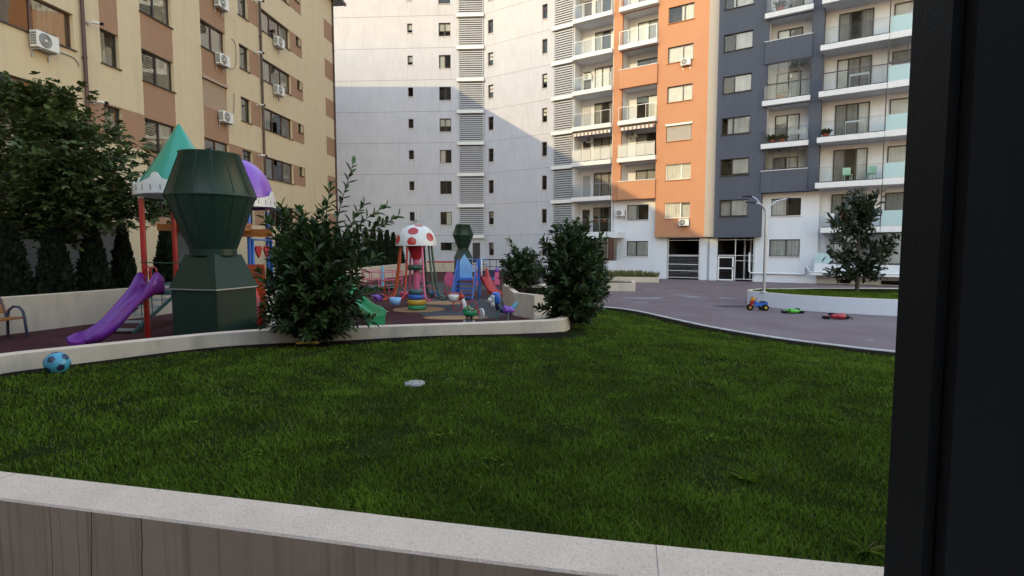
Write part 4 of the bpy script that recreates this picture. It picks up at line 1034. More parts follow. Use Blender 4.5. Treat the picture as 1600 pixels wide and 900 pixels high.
wpart('trunk', tr, 'bark', troot); Pb = np.array(Pb); Dd = unit(np.array(Dd)); Nn = np.array(Nn); n = len(Pb); Ln = .2 * (.6 + .7 * rng.random(n))
S = unit(np.cross(Dd, Nn)); Vs = []; Fs = []; off = 0; tn = rng.random(n)
for ang, ls in ((0, 1.0), (.85, .8), (-.85, .8)):        # three lobes make a palmate leaf
    d2 = Dd * math.cos(ang) + S * math.sin(ang); V, F = leaf_arrays(Pb, d2, Nn, Ln * ls, Ln * ls * .5, .06, .16); Vs.append(V); Fs.append(F + off); off += len(V)
cr = link('crown', npmesh('crown', np.vstack(Vs) - np.array(T0), np.vstack(Fs), 'leaf_maple', np.concatenate([np.repeat(tn, 6)] * 3)), troot); cr['kind'] = 'stuff'
# cypresses
def thuja_mesh(h, r, n):
    u = rng.random(n); z = h * u ** 1.25; th = rng.random(n) * 2 * np.pi
    prof = r * np.clip(1.06 - (z / h) ** 1.7, 0, 1) * np.clip(.55 + 4 * z / h, 0, 1); rr = prof * (.55 + .45 * rng.random(n) ** .5) * (1 + .12 * np.sin(th * 5 + z * 4))
    Pb = np.stack([rr * np.cos(th), rr * np.sin(th), z], 1); D = unit(np.stack([np.cos(th) * .55, np.sin(th) * .55, np.full(n, 1.)], 1) + rng.normal(size=(n, 3)) * .25)
    Nn = unit(np.stack([np.cos(th), np.sin(th), np.full(n, .1)], 1) + rng.normal(size=(n, 3)) * .7); Ln = (.13 + .1 * rng.random(n)) * (h / 2.4) ** .5
    V, F = leaf_arrays(Pb, D, Nn, Ln, Ln * .42, .1, .05); return npmesh('foliage', V, F, 'leaf_thuja', np.repeat(rng.random(n), 6))
TM = [thuja_mesh(2.25, .36, 5200), thuja_mesh(2.2, .34, 5200), thuja_mesh(2.4, .32, 3000)]
def thuja(x, y, z, s, k, label, group):
    r = empty('cypress', (x, y, z), rng.random() * 6, label, 'conifer', group)
    part('trunk', MB().tube([(0, 0, -.05), (0, 0, 1.7)], [.05, .015], 6), 'bark', r); o = link('foliage', TM[k], r); o.scale = (1, 1, 1); o['kind'] = 'stuff'; r.scale = (s[0], s[0], s[1]); return r
GC = 'dark cypresses behind the playground wall'
for i, (px, Y, s, lb) in enumerate(((18, 14.0, (1.1, 1.08), 'leftmost dark cypress behind the wall, above the bench'), (87, 14.6, (1.15, 1.06), 'second dark cypress from the left behind the wall'),
                                    (148, 15.6, (1.0, 1.1), 'third dark cypress from the left behind the wall, above the slide'), (195, 16.6, (.92, 1.08), 'dark cypress just left of the red post of the play tower'),
                                    (262, 18.6, (1.0, 1.1), 'dark cypress seen between the red posts of the play tower'))):
    p = atY(px, 450, Y); thuja(p.x, Y, .4, s, i % 2, lb, GC)
for i in range(13):
    Y = 23.5 + i * 1.35; x = -9.75 + (Y - 23.5) * .095
    thuja(x, Y, .4, (.95 + .1 * rng.random(), 1.12 + .12 * rng.random()), 2, ('nearest', 'second nearest', 'third nearest', 'fourth nearest', 'fifth nearest', 'sixth nearest', 'middle', 'sixth farthest', 'fifth farthest', 'fourth farthest', 'third farthest', 'second farthest', 'farthest')[i] + ' slim cypress of the far hedge row left of the mushroom carousel', 'slim cypresses of the far hedge row')
# weeds in the bed at the far facade
n = 900; x = 6.7 + 3.2 * rng.random(n); y = 39.2 - (x - 6.7) * .62 + (rng.random(n) - .5) * .9
Ln = .25 + .35 * rng.random(n); V, F = leaf_arrays(np.stack([x, y, np.full(n, .25)], 1), unit(rng.normal(size=(n, 3)) * .4 + np.array([0, 0, 1.])), rng.normal(size=(n, 3)), Ln, Ln * .16)
wo = link('weeds', npmesh('weeds', V, F, 'weed', np.repeat(rng.random(n), 6))); tag(wo, 'dry weeds in the low bed at the foot of the white facade', 'weeds', kind='stuff')
n = 1500; q = rng.random((60, 2)); cx = np.repeat(-4 + 9 * q[:, 0], 25); cy = np.repeat(3.8 + 8 * q[:, 1], 25); x = cx + rng.normal(size=n) * .07; y = cy + rng.normal(size=n) * .07
kk = in_poly(x, y, GRASS_POLY) & notbed(x, y); x = x[kk]; y = y[kk]; n = len(x); a = rng.random(n) * 6.28; Ln = .014 + .016 * rng.random(n)
V, F = leaf_arrays(np.stack([x, y, lawn_z(x, y) + .03 + .02 * rng.random(n)], 1), np.stack([np.cos(a), np.sin(a), .2 + .3 * rng.random(n)], 1), np.tile([[0, 0, 1.]], (n, 1)), Ln, Ln * .8)
co = link('clover', npmesh('clover', V, F, 'grass', np.repeat(.75 + .17 * rng.random(n), 6))); tag(co, 'small clover leaves scattered through the lawn', 'clover', kind='stuff')
# a few broad weed tufts in the lawn
for i, (px, py, s, lb) in enumerate(((1165, 748, .13, 'largest pale weed tuft in the lawn at right'), (1330, 640, .1, 'weed tuft in the lawn near the door frame'), (1170, 660, .06, 'tiny clover-like weed in the middle right of the lawn'), (1352, 862, .1, 'weed tuft at the bottom right corner of the lawn'))):
    p = onz(px, py, LAWN_Z); p.z = float(lawn_z(p.x, p.y)); n = 34; a = rng.random(n) * 6.28; Ln = s * (.6 + .7 * rng.random(n))
    V, F = leaf_arrays(np.zeros((n, 3)), np.stack([np.cos(a), np.sin(a), .35 + .5 * rng.random(n)], 1), np.tile([[0, 0, 1.]], (n, 1)), Ln, Ln * .09, .1, .25)
    o = link('weed_tuft', npmesh('weed_tuft', V, F, 'grass', np.repeat(.7 + .3 * rng.random(n), 6)), None, p); tag(o, lb, 'weed', 'weed tufts in the lawn')

# ================================================================== PLAYGROUND
GZ = .35
# ---- ventilation shafts
def vent(name, cx, cy, label, rz):
    r = empty(name, (cx, cy, GZ), rz, label, 'ventilation shaft', 'green ventilation shafts')
    k = .525                                              # half width of the square base
    b = part('base_box', MB().box(-k, k, -k, k, -.02, 1.17), 'shaft_green', r); bevel(b, .015)
    q = .345
    part('hood', MB().hexa([(-k - .03, -k - .03, 1.175), (k + .03, -k - .03, 1.175), (k + .03, k + .03, 1.175), (-k - .03, k + .03, 1.175)], [(-q, -q, 1.83), (q, -q, 1.83), (q, q, 1.83), (-q, q, 1.83)]), 'shaft_green', r)
    part('flange', MB().box(-k - .04, k + .04, -k - .05, -k - .032, 1.165, 1.185).box(k + .032, k + .05, -k - .05, k + .04, 1.165, 1.185), 'metal_grey', r)
    part('collar', MB().lathe([(.42, 1.81), (.42, 1.93)], 40), 'shaft_green', r)
    part('lower_cone', MB().lathe([(.42, 1.932), (.79, 2.95)], 40), 'shaft_green', r)
    part('upper_cone', MB().lathe([(.80, 2.952), (.802, 2.98), (.53, 3.76), (.55, 3.78), (.51, 3.78), (.48, 3.5)], 40), 'shaft_green', r)
    for i in range(14):
        t = 2 * math.pi * (i + .3) / 14; c_, s_ = math.cos(t), math.sin(t)
        part('seam', MB().bar((.803 * c_, .803 * s_, 2.99), (.532 * c_, .532 * s_, 3.755), .014, .012), 'shaft_green', r)
        part('seam', MB().bar((.422 * c_, .422 * s_, 1.94), (.788 * c_, .788 * s_, 2.94), .014, .012), 'shaft_green', r)
    part('rim_band', MB().lathe([(.806, 2.93), (.812, 2.945), (.812, 2.965), (.806, 2.98)], 40), 'shaft_green', r)
    part('vent_floor', MB().lathe([(.5, 3.5), (.001, 3.5)], 30), 'black', r)
    return r
v = atY(336, 450, 10.75); vent('ventilation_shaft', v.x, 10.75, 'tall dark green metal ventilation shaft standing large behind the low wall', R(-15))
v = atY(724, 450, 42); vent('ventilation_shaft', v.x, 42.0, 'distant dark green ventilation shaft behind the blue play stairs', R(30))
# ---- play tower with teal cone, purple dome and purple slide
PT = empty('play_tower', (-7.6, 12.9, GZ), 0, 'play tower with teal cone roof, purple dome, red posts and purple slide', 'playset')
H1 = Vector((-7.42, 12.35, 0)); H2 = Vector((-7.5, 15.0, 0)); PL = 1.38
def hut_posts(c, s, zt, m):
    for sx in (-1, 1):
        for sy in (-1, 1):
            x = c.x + sx * s; y = c.y + sy * s
            o = wpart('post', MB().tube([(x, y, GZ - .02), (x, y, zt)], .055, 12), m, PT)
            wpart('post_cap', MB().tube([(x, y, zt - .18), (x, y, zt + .02)], .062, 12), 'p_white', o)
hut_posts(H1, .55, 3.55, 'p_red'); hut_posts(H2, .55, 3.5, 'p_blue')
for c in (H1, H2): bevel(wpart('platform', MB().box(c.x - .62, c.x + .62, c.y - .62, c.y + .62, PL - .09, PL), 'p_tealmetal', PT), .01)
wpart('cone_roof', MB().lathe([(.86, 3.62), (.82, 3.7), (.42, 4.35), (.02, 5.06)], 36, (H1.x, H1.y, 0)), 'p_teal', PT)
dm = [(.9 * math.cos(t), 3.65 + 1.08 * math.sin(t)) for t in [math.pi / 2 * k / 10 for k in range(11)]]
wpart('dome_roof', MB().lathe(dm, 32, (H2.x, H2.y, 0)), 'p_purple2', PT)
def crown(c, r, z0, name='crown_trim'):                 # white picket-like crown with slots
    n = 96; mb = MB(); vs_ = []
    for k in range(n):
        t = 2 * math.pi * k / n; s = (k % 24) / 24; u = abs(s - .5) * 2
        h = .20 + .16 * u ** 2.2 + (.07 if u > .9 else 0) + (.05 if u < .12 else 0)
        for rr in (r, r - .03):
            vs_ += [(c.x + rr * math.cos(t), c.y + rr * math.sin(t), z0 - .02 * math.sin(s * math.pi)), (c.x + rr * math.cos(t), c.y + rr * math.sin(t), z0 + h)]
    for k in range(n):
        a = 4 * k; b = 4 * ((k + 1) % n)
        mb.add([vs_[i] for i in (a, b, b + 1, a + 1)], [(0, 1, 2, 3)]); mb.add([vs_[i] for i in (a + 2, a + 3, b + 3, b + 2)], [(0, 1, 2, 3)]); mb.add([vs_[i] for i in (a + 1, b + 1, b + 3, a + 3)], [(0, 1, 2, 3)])
    o = wpart(name, mb, 'p_white', PT)
    for k in range(28):
        t = 2 * math.pi * (k + .5) / 28; x = c.x + (r + .001) * math.cos(t); y = c.y + (r + .001) * math.sin(t)
        wpart('slot', MB().bar((x, y, z0 + .06), (x, y, z0 + .17), .014, .014), 'ac_grille', o)
crown(H1, .92, 3.46); crown(H2, .96, 3.42)
wpart('roof_ring', MB().tube([(H2.x + .8 * math.cos(t), H2.y + .8 * math.sin(t), 3.42) for t in [2 * math.pi * k / 24 for k in range(24)]], .04, 6, closed=True), 'p_purple', PT)
# beams between the huts
for sx in (-1, 1):
    for z in (2.75, 2.86): wpart('beam', MB().box(H1.x + sx * .55 - .03, H1.x + sx * .55 + .03, H1.y + .6, H2.y - .6, z, z + .09), 'p_wood', PT)
wpart('beam', MB().box(H1.x - 1.0, H1.x + .8, H1.y + .62, H1.y + .68, 2.72, 2.88), 'p_wood', PT); wpart('beam', MB().box(H2.x - .6, H2.x + 1.2, H2.y - .68, H2.y - .62, 2.6, 2.8), 'p_wood', PT)
br = wpart('bridge', MB().box(H1.x - .5, H1.x + .5, H1.y + .62, H2.y - .62, PL - .08, PL - .02), 'p_wood', PT)
# handrails: red hoops each side of the slide, rope
for x in (H1.x - .5, H1.x - .38, H1.x + .3, H1.x + .42):
    wpart('hand_hoop', MB().tube([(x, H1.y - .62, PL), (x, H1.y - .66, PL + .42), (x + .03, H1.y - .66, PL + .5), (x + .1, H1.y - .66, PL + .53), (x + .16, H1.y - .66, PL + .48), (x + .17, H1.y - .66, PL)], .018, 6), 'p_red', PT)
wpart('rope', MB().tube([(H1.x - .6, H1.y - .6, PL + .62), (H1.x, H1.y - .6, PL + .6), (H1.x + .6, H1.y - .6, PL + .62)], .012, 5), 'p_dgreen', PT)
wpart('side_panel', MB().box(H1.x + .52, H1.x + .58, H1.y - .5, H1.y + .5, PL + .1, PL + .9), 'p_red', PT)
# heart panel on the dome hut
hx = H2.x + .64
fr = wpart('panel_frame', MB().tube([(hx, H2.y - .55, PL + .0), (hx, H2.y - .55, PL + 1.15), (hx, H2.y + .55, PL + 1.15), (hx, H2.y + .55, PL + .0)], .035, 6), 'p_blue', PT)
def heart(cy, cz, s): return [(cy + s * .9 * math.sin(t) ** 3, cz + s * (.8 * math.cos(t) - .3 * math.cos(2 * t) - .12 * math.cos(3 * t))) for t in [2 * math.pi * k / 24 for k in range(24)]]
wpart('heart', MB().prism(heart(H2.y - .25, PL + .85, .2), 'x', hx - .02, hx + .02), 'p_red', fr); wpart('heart', MB().prism(heart(H2.y + .25, PL + .85, .2), 'x', hx - .02, hx + .02), 'p_crimson', fr)
fp = wpart('front_panel', MB().box(H2.x + .1, H2.x + 1.0, H2.y - .72, H2.y - .68, PL - .8, PL + .5), 'p_orange', PT)
wpart('panel_hole', MB().tube([(H2.x + .5, H2.y - .725, PL + .15), (H2.x + .5, H2.y - .735, PL + .15)], .12, 16), 'p_lblue', fp); wpart('heart', MB().prism([(a - 15.0 + H2.x + .6, b) for a, b in heart(15.0, PL - .3, .25)], 'y', H2.y - .74, H2.y - .725), 'p_red', fp)
wpart('front_panel', MB().tube([(H2.x + .75, H2.y - .9, GZ + .9), (H2.x + .95, H2.y - 1.1, GZ + .55), (H2.x + 1.0, H2.y - 1.2, GZ)], .12, 8), 'p_red', PT)
# chute: swept U-shaped channel
def chute(name, parent, A, B, side, w, hs, m, run=.45, wpartf=wpart, wall=.03, hood=.24):
    """A top lip, B bottom lip (world); profile swept down an S curve"""
    A = Vector(A); B = Vector(B); d = Vector((B.x - A.x, B.y - A.y, 0)); L = d.length; d.normalize(); s = Vector((-d.y, d.x, 0)); n = 26
    prof = [(-w / 2 - wall, 1.0), (-w / 2, 1.0), (-w / 2 + .03, .25), (-w / 2 + .1, .0), (0, -.02), (w / 2 - .1, .0), (w / 2 - .03, .25), (w / 2, 1.0), (w / 2 + wall, 1.0), (w / 2 + wall, .1), (w / 2 - .06, -.12), (-w / 2 + .06, -.12), (-w / 2 - wall, .1)]
    mb = MB(); vs_ = []; m_ = len(prof)
    for i in range(n + 1):
        t = i / n; q = L * t; u_ = min(1, max(0, (t - .1) / .72))
        u_ = u_ - .045 * math.sin(2 * math.pi * u_); zz = A.z + (B.z - A.z) * min(1, max(0, .25 * u_ * u_ * (3 - 2 * u_) + .75 * u_))
        h = hs * (1 + (hood / hs) * math.exp(-((t - .1) / .12) ** 2)) * (1 if t < .9 else 1 - .5 * (t - .9) / .1)
        for a, b in prof: vs_.append(A + d * q + s * a + Vector((0, 0, zz - A.z + (b * h if b > 0 else b * .5))))
    fs = [(i * m_ + k, i * m_ + (k + 1) % m_, (i + 1) * m_ + (k + 1) % m_, (i + 1) * m_ + k) for i in range(n) for k in range(m_)]
    mb.add(vs_, fs, 0, True); mb.add(vs_[:m_], [tuple(range(m_))]); mb.add(vs_[-m_:], [tuple(range(m_))[::-1]])
    e = B + Vector((0, 0, -.02)); o = wpartf(name, mb, m, parent)
    f = MB().hexa([e - s * w * .5 - d * .22 + Vector((0, 0, GZ - e.z)), e + s * w * .5 - d * .22 + Vector((0, 0, GZ - e.z)), e + s * w * .5 - d * .02 + Vector((0, 0, GZ - e.z)), e - s * w * .5 - d * .02 + Vector((0, 0, GZ - e.z))],
                  [e - s * w * .5 - d * .22 - Vector((0, 0, .02)), e + s * w * .5 - d * .22 - Vector((0, 0, .02)), e + s * w * .5 - d * .02 - Vector((0, 0, .02)), e - s * w * .5 - d * .02 - Vector((0, 0, .02))])
    wpartf('slide_foot', f, m, o); return o
chute('slide', PT, (H1.x - .28, H1.y - .62, PL + .0), (H1.x - .72, 10.05, GZ + .2), 1, .42, .15, 'p_purple', hood=.27)
# stairs with grey-green treads behind the slide
sx0 = -8.95
stp = wpart('stringer', MB().bar((sx0 - .3, 12.3, GZ + .02), (sx0 - .3, 14.4, PL - .05), .04, .08), 'p_tealmetal', PT); wpart('stringer', MB().bar((sx0 + .3, 12.3, GZ + .02), (sx0 + .3, 14.4, PL - .05), .04, .08), 'p_tealmetal', PT)
for i in range(7):
    t = (i + .4) / 7; wpart('tread', MB().box(sx0 - .28, sx0 + .28, 12.3 + 2.1 * t - .1, 12.3 + 2.1 * t + .12, GZ + (PL - GZ) * t, GZ + (PL - GZ) * t + .035), 'metal_grey', stp)
for x in (sx0 - .32, sx0 + .32):
    for i in range(5): y = 12.6 + .38 * i; z = GZ + (PL - GZ) * (y - 12.3) / 2.1; wpart('baluster', MB().tube([(x, y, z), (x, y, min(z + .5, PL))], .012, 5), 'p_tealmetal', stp)
wpart('platform', MB().box(sx0 - .4, H2.x - .62, 14.4, 15.4, PL - .09, PL), 'p_tealmetal', PT)
# ---- mushroom carousel
MC = Vector((-3.02, 17.2, GZ)); mc = empty('mushroom_carousel', MC, 0, 'mushroom-shaped swing carousel with red-spotted white cap and coloured arms', 'carousel')
capz = 2.42; R_ = .64
prof = [(R_, -.04)] + [(R_ * math.cos(t) ** .8, .62 * math.sin(t)) for t in [math.pi / 2 * k / 12 for k in range(12)]] + [(0.001, .62)]
wpart('cap', MB().lathe(prof, 36, (MC.x, MC.y, capz)).lathe([(R_, -.04), (.2, -.05)], 36, (MC.x, MC.y, capz)), 'p_white', mc); capo = mc.children[-1]
def spot(az, el, r):
    n = 18; mb = MB(); vs_ = []
    def surf(a, e): e = min(e, math.pi / 2); return Vector((MC.x + 1.008 * R_ * math.cos(e) ** .8 * math.cos(a), MC.y + 1.008 * R_ * math.cos(e) ** .8 * math.sin(a), capz + 1.008 * .62 * math.sin(max(e, -.02))))
    for q in (0.0, .5, 1.0):
        for k in range(n):
            t = 2 * math.pi * k / n; vs_.append(surf(az + q * r * math.cos(t) / max(.35, math.cos(el)), el + q * r * math.sin(t)))
    mb.add(vs_, [(i * n + k, i * n + (k + 1) % n, (i + 1) * n + (k + 1) % n, (i + 1) * n + k) for i in range(2) for k in range(n)], 0, True)
    wpart('spot', mb, 'p_red', capo)
for az, el, r in ((-90, 42, .24), (-92, 8, .22), (-145, 14, .24), (-35, 22, .23), (30, 15, .24), (90, 30, .24), (150, 12, .24), (-60, 72, .18), (150, 55, .22)): spot(R(az), R(el), r)
wpart('pole', MB().tube([(MC.x, MC.y, GZ), (MC.x, MC.y, capz)], .105, 16), 'p_pink', mc)
wpart('hub_ring', MB().lathe([(.1, 1.62), (.28, 1.62), (.28, 1.78), (.1, 1.78)], 24, (MC.x, MC.y, 0)), 'p_dgreen', mc)
wpart('top_cone', MB().lathe([(.12, 1.95), (.3, 2.4)], 20, (MC.x, MC.y, 0)), 'p_crimson', mc)
for i, (cc, r) in enumerate((('green', .29), ('yellow', .30), ('blue', .28), ('tealmetal', .26))):
    z = GZ + .01 + i * .165; wpart('base_ring', MB().lathe([(r - .06, z), (r - .015, z + .01), (r, z + .05), (r, z + .11), (r - .015, z + .15), (r - .06, z + .16), (.01, z + .16)], 28, (MC.x, MC.y, 0)), 'p_' + cc, mc)
arms = [(-172, 'orange', 'purple2'), (-146, 'orange', None), (-112, 'red', 'lblue'), (-60, 'pink', None), (170, 'red', 'crimson'), (-8, 'dgreen', 'white'), (-30, 'dgreen', None), (25, 'tealmetal', 'orange'), (70, 'dgreen', 'blue'), (120, 'pink', 'pink')]
for i, (a, c, seat) in enumerate(arms):
    a = R(a); ca, sa = math.cos(a), math.sin(a); f = lambda r, z: (MC.x + r * ca, MC.y + r * sa, z)
    ar = wpart('arm', MB().tube([f(.5, 2.4), f(.56, 1.8), f(.64, 1.2), f(.7, .9), f(.78, .8), f(.95, .74), f(1.12, .72)], .034, 8), 'p_' + c, mc)
    wpart('hoop', MB().tube([(MC.x + 1.0 * ca - .22 * sa * math.cos(t), MC.y + 1.0 * sa + .22 * ca * math.cos(t), .95 + .22 * math.sin(t)) for t in [2 * math.pi * k / 20 for k in range(20)]], .012, 5, closed=True), 'p_' + ('crimson' if i % 2 else c), ar)
    if seat:
        p = f(1.2, .72); so = wpart('seat', MB().lathe([(.001, -.1), (.12, -.1), (.16, .0), (.19, .12), (.17, .12), (.13, .02), (.001, -.04)], 18, p), 'p_' + seat, mc)
# ---- blue stair unit with gable and red slide
BU = Vector((-1.88, 20.6, GZ)); bu = empty('stair_playset', BU, 0, 'small playset with bright blue stairs, pale gable and a slide', 'playset'); x0, x1 = BU.x - .38, BU.x + .38
ph = GZ + .78
for x in (x1, x0): st_ = wpart('stringer', MB().bar((x, BU.y - .25, GZ), (x + .12, BU.y + .75, ph), .045, .07), 'p_blue', bu)
for i in range(5):
    t = (i + .5) / 5; wpart('tread', MB().box(x0 + .02 + .12 * t, x1 - .02 + .12 * t, BU.y - .25 + t - .08, BU.y - .25 + t + .1, GZ + .78 * t, GZ + .78 * t + .04), 'p_blue', st_)
for x in (x0, x1):
    wpart('handrail', MB().tube([(x, BU.y - .3, GZ + .05), (x + .06, BU.y + .1, GZ + .8), (x + .14, BU.y + .6, GZ + 1.45), (x + .16, BU.y + .85, GZ + 1.5), (x + .16, BU.y + .95, ph)], .028, 7), 'p_blue', st_)
    for k in range(3): wpart('baluster', MB().tube([(x + .04 + .03 * k, BU.y + .25 * k, GZ + .2 + .2 * k), (x + .04 + .03 * k, BU.y + .25 * k, GZ + .7 + .3 * k)], .014, 5), 'p_blue', st_)
wpart('platform', MB().box(x0 + .05, x1 + .25, BU.y + .75, BU.y + 1.6, ph - .08, ph), 'p_blue', bu)
for x in (x0 + .1, x1 + .2):
    for y in (BU.y + .8, BU.y + 1.55): wpart('post', MB().tube([(x, y, GZ), (x, y, GZ + 1.5)], .035, 8), 'p_blue', bu)
wpart('gable', MB().prism([(x0 - .08, GZ + 1.05), (x1 - .0, GZ + 1.05), (BU.x - .06, GZ + 1.72)], 'y', BU.y + 1.5, BU.y + 1.56).prism([(x0 + .06, GZ + .75), (x1 - .12, GZ + .75), (x1 - .12, GZ + 1.05), (x0 + .06, GZ + 1.05)], 'y', BU.y + 1.5, BU.y + 1.56), 'p_lblue', bu)
wpart('side_wing', MB().lathe([(.001, -.02), (.24, -.02), (.26, 0), (.24, .02), (.001, .02)], 20, (0, 0, 0)) if False else MB().prism([(BU.y + 1.0 + .3 * math.cos(t), GZ + 1.15 + .38 * math.sin(t)) for t in [2 * math.pi * k / 20 for k in range(20)]], 'x', x1 + .28, x1 + .31), 'p_white', bu)
wpart('side_panel', MB().box(x1 + .02, x1 + .05, BU.y - .1, BU.y + .8, GZ + .1, GZ + .85), 'p_wood', bu)
wpart('side_panel', MB().prism([(BU.x - .55 + .2 * math.cos(t), GZ + .75 + .3 * math.sin(t)) for t in [2 * math.pi * k / 18 for k in range(18)]], 'y', BU.y + .5, BU.y + .54), 'p_pink', bu)
for z in (1.3, 1.5): wpart('guard_rail', MB().tube([(x0 + .2, BU.y + 1.55, GZ + z), (x1 + .5, BU.y + 1.55, GZ + z)], .02, 6), 'p_blue', bu)
chute('slide', bu, (x1 + .28, BU.y + 1.15, ph), (x1 + .95, BU.y + .55, GZ + .14), 1, .4, .16, 'p_red')
# ---- small green slide behind the laurel
gs = empty('green_slide', (-4.3, 14.6, GZ), 0, 'small green slide ending by the low wall right of the large laurel', 'slide')
chute('chute', gs, (-5.35, 16.0, GZ + .95), (-3.42, 13.75, GZ + .25), 1, .44, .2, 'p_green')
for dx in (-.22, .22):
    wpart('ladder_rail', MB().tube([(-5.5 + dx * .8, 16.6 + dx * .7, GZ), (-5.38 + dx * .8, 16.1 + dx * .7, GZ + 1.0), (-5.36 + dx * .8, 16.0 + dx * .7, GZ + 1.3)], .025, 6), 'p_dgreen', gs)
for i in range(4): t = (i + .6) / 4; wpart('rung', MB().tube([(-5.5 + .12 * t - .17, 16.6 - .5 * t - .15, GZ + t), (-5.5 + .12 * t + .17, 16.6 - .5 * t + .15, GZ + t)], .018, 6), 'p_dgreen', gs)
# ---- spring riders
def spring(root, x, y, z0, z1, r=.09):
    pts = [(x + r * math.cos(t), y + r * math.sin(t), z0 + (z1 - z0) * t / (2 * math.pi * 5)) for t in [2 * math.pi * 5 * k / 60 for k in range(61)]]
    wpart('spring', MB().tube(pts, .013, 5), 'black', root); wpart('base_plate', MB().box(x - .15, x + .15, y - .15, y + .15, GZ, GZ + .02), 'metal_grey', root)
q = onz(789, 502, GZ); dr = empty('dog_rider', q, 0, 'rocking dog with white muzzle, blue ears and purple seat behind the low wall', 'spring rider'); x, y = q.x, q.y
z = GZ
wpart('head', MB().ball((x - .27, y, z + .62), (.13, .1, .13)).ball((x - .37, y, z + .57), (.1, .085, .075)).ball((x - .3, y, z + .47), (.09, .08, .1)), 'p_white', dr); hd = dr.children[-1]
wpart('ear', MB().ball((x - .2, y - .1, z + .62), (.08, .04, .15)), 'p_blue', hd); wpart('ear', MB().ball((x - .2, y + .1, z + .62), (.08, .04, .15)), 'p_blue', hd); wpart('ear', MB().ball((x - .24, y, z + .73), (.12, .09, .06)), 'p_blue', hd)
wpart('nose', MB().ball((x - .46, y, z + .6), .025, 8, 6), 'black', hd); wpart('eye', MB().ball((x - .345, y - .085, z + .66), .018, 8, 6), 'black', hd)
wpart('neck', MB().tube([(x - .24, y, z + .52), (x - .16, y, z + .36), (x - .05, y, z + .3)], [.085, .09, .1], 10), 'p_navy', dr)
wpart('seat', MB().ball((x + .08, y, z + .3), (.19, .13, .1)).ball((x + .0, y, z + .36), (.06, .12, .08)), 'p_purple2', dr)
wpart('tail', MB().tube([(x + .2, y, z + .36), (x + .28, y, z + .44), (x + .34, y, z + .54)], [.05, .045, .02], 8), 'p_cyan', dr)
for dx, dy in ((-.16, -.1), (-.16, .1), (.14, -.1), (.14, .1)):
    wpart('leg', MB().tube([(x + dx + .06, y + dy * .6, z + .34), (x + dx - .04, y + dy, z + .24), (x + dx - .06, y + dy * 1.2, z + .1), (x + dx - .05, y + dy * 1.2, z)], .022, 6), 'p_tealmetal', dr)
wpart('handle', MB().tube([(x - .14, y - .18, z + .5), (x - .14, y + .18, z + .5)], .014, 6), 'p_blue', dr)
q = onz(730, 503, GZ); rr_ = empty('rooster_rider', q, 0, 'bird-shaped spring rider with red crest and green body behind the low wall', 'spring rider'); x, y = q.x, q.y
spring(rr_, x + .05, y, GZ, GZ + .2)
wpart('body', MB().ball((x + .08, y, z + .25), (.2, .12, .12)).ball((x + .0, y, z + .33), (.12, .1, .12)), 'p_green', rr_)
wpart('neck', MB().tube([(x - .03, y, z + .3), (x - .08, y, z + .45), (x - .12, y, z + .62)], [.08, .065, .05], 10), 'p_white', rr_)
wpart('head', MB().ball((x - .14, y, z + .66), (.075, .06, .09)).ball((x - .17, y, z + .75), (.05, .03, .05)), 'p_red', rr_); wpart('beak', MB().tube([(x - .2, y, z + .66), (x - .29, y, z + .63)], [.03, .005], 8), 'p_yellow', rr_.children[-1])
for dx in (-.24, .14): wpart('handle_ring', MB().tube([(x + dx + .12 * math.cos(t), y - .12 + .02 * (dx > 0), z + .45 + .13 * math.sin(t)) for t in [2 * math.pi * k / 22 for k in range(22)]], .016, 6, closed=True), 'p_crimson', rr_)
wpart('tail_disc', MB().tube([(x + .36, y - .02, z + .22), (x + .39, y + .0, z + .22)], .15, 20), 'p_white', rr_)
for i in range(3): wpart('tail_feather', MB().tube([(x + .22, y, z + .28), (x + .33, y - .05 + .05 * i, z + .2 + .07 * i)], [.03, .012], 6), 'p_red', rr_)
q = onz(762, 445, GZ); fr_ = empty('pink_rocker', q, 0, 'small pink and blue double rocker far back by the white facade', 'spring rider'); x, y = q.x, q.y
for s in (-.5, .5):
    wpart('side', MB().prism([(x + s - .13, z), (x + s + .13, z), (x + s + .16, z + .35), (x + s + .08, z + .75), (x + s - .08, z + .75), (x + s - .16, z + .35)], 'y', y - .03, y + .03), 'p_pink', fr_)
    wpart('mane', MB().ball((x + s, y - .04, z + .8), (.12, .06, .12)), 'p_yellow' if s < 0 else 'p_purple2', fr_)
wpart('seat', MB().box(x - .38, x + .38, y - .2, y + .2, z + .3, z + .38), 'p_blue', fr_); wpart('backrest', MB().box(x - .38, x + .38, y + .16, y + .2, z + .38, z + .75), 'p_navy', fr_)
# ---- pink roundabout
q = onz(598, 452, GZ); pr = empty('roundabout', q, 0, 'pink railed roundabout behind the laurel near the far low wall', 'roundabout'); x, y = q.x, q.y
wpart('deck', MB().lathe([(.05, .1), (1.0, .1), (1.0, .16), (.05, .16)], 28, (x, y, GZ)), 'p_tealmetal', pr)
wpart('column', MB().tube([(x, y, GZ), (x, y, GZ + 1.1)], .06, 10), 'p_cyan', pr)
for zz in (.5, .85): wpart('rail_ring', MB().tube([(x + .95 * math.cos(t), y + .95 * math.sin(t), GZ + zz) for t in [2 * math.pi * k / 32 for k in range(32)]], .022, 6, closed=True), 'p_pink', pr)
for k in range(10): t = 2 * math.pi * k / 10; wpart('rail_post', MB().tube([(x + .95 * math.cos(t), y + .95 * math.sin(t), GZ + .16), (x + .95 * math.cos(t), y + .95 * math.sin(t), GZ + .85)], .018, 6), 'p_pink', pr)
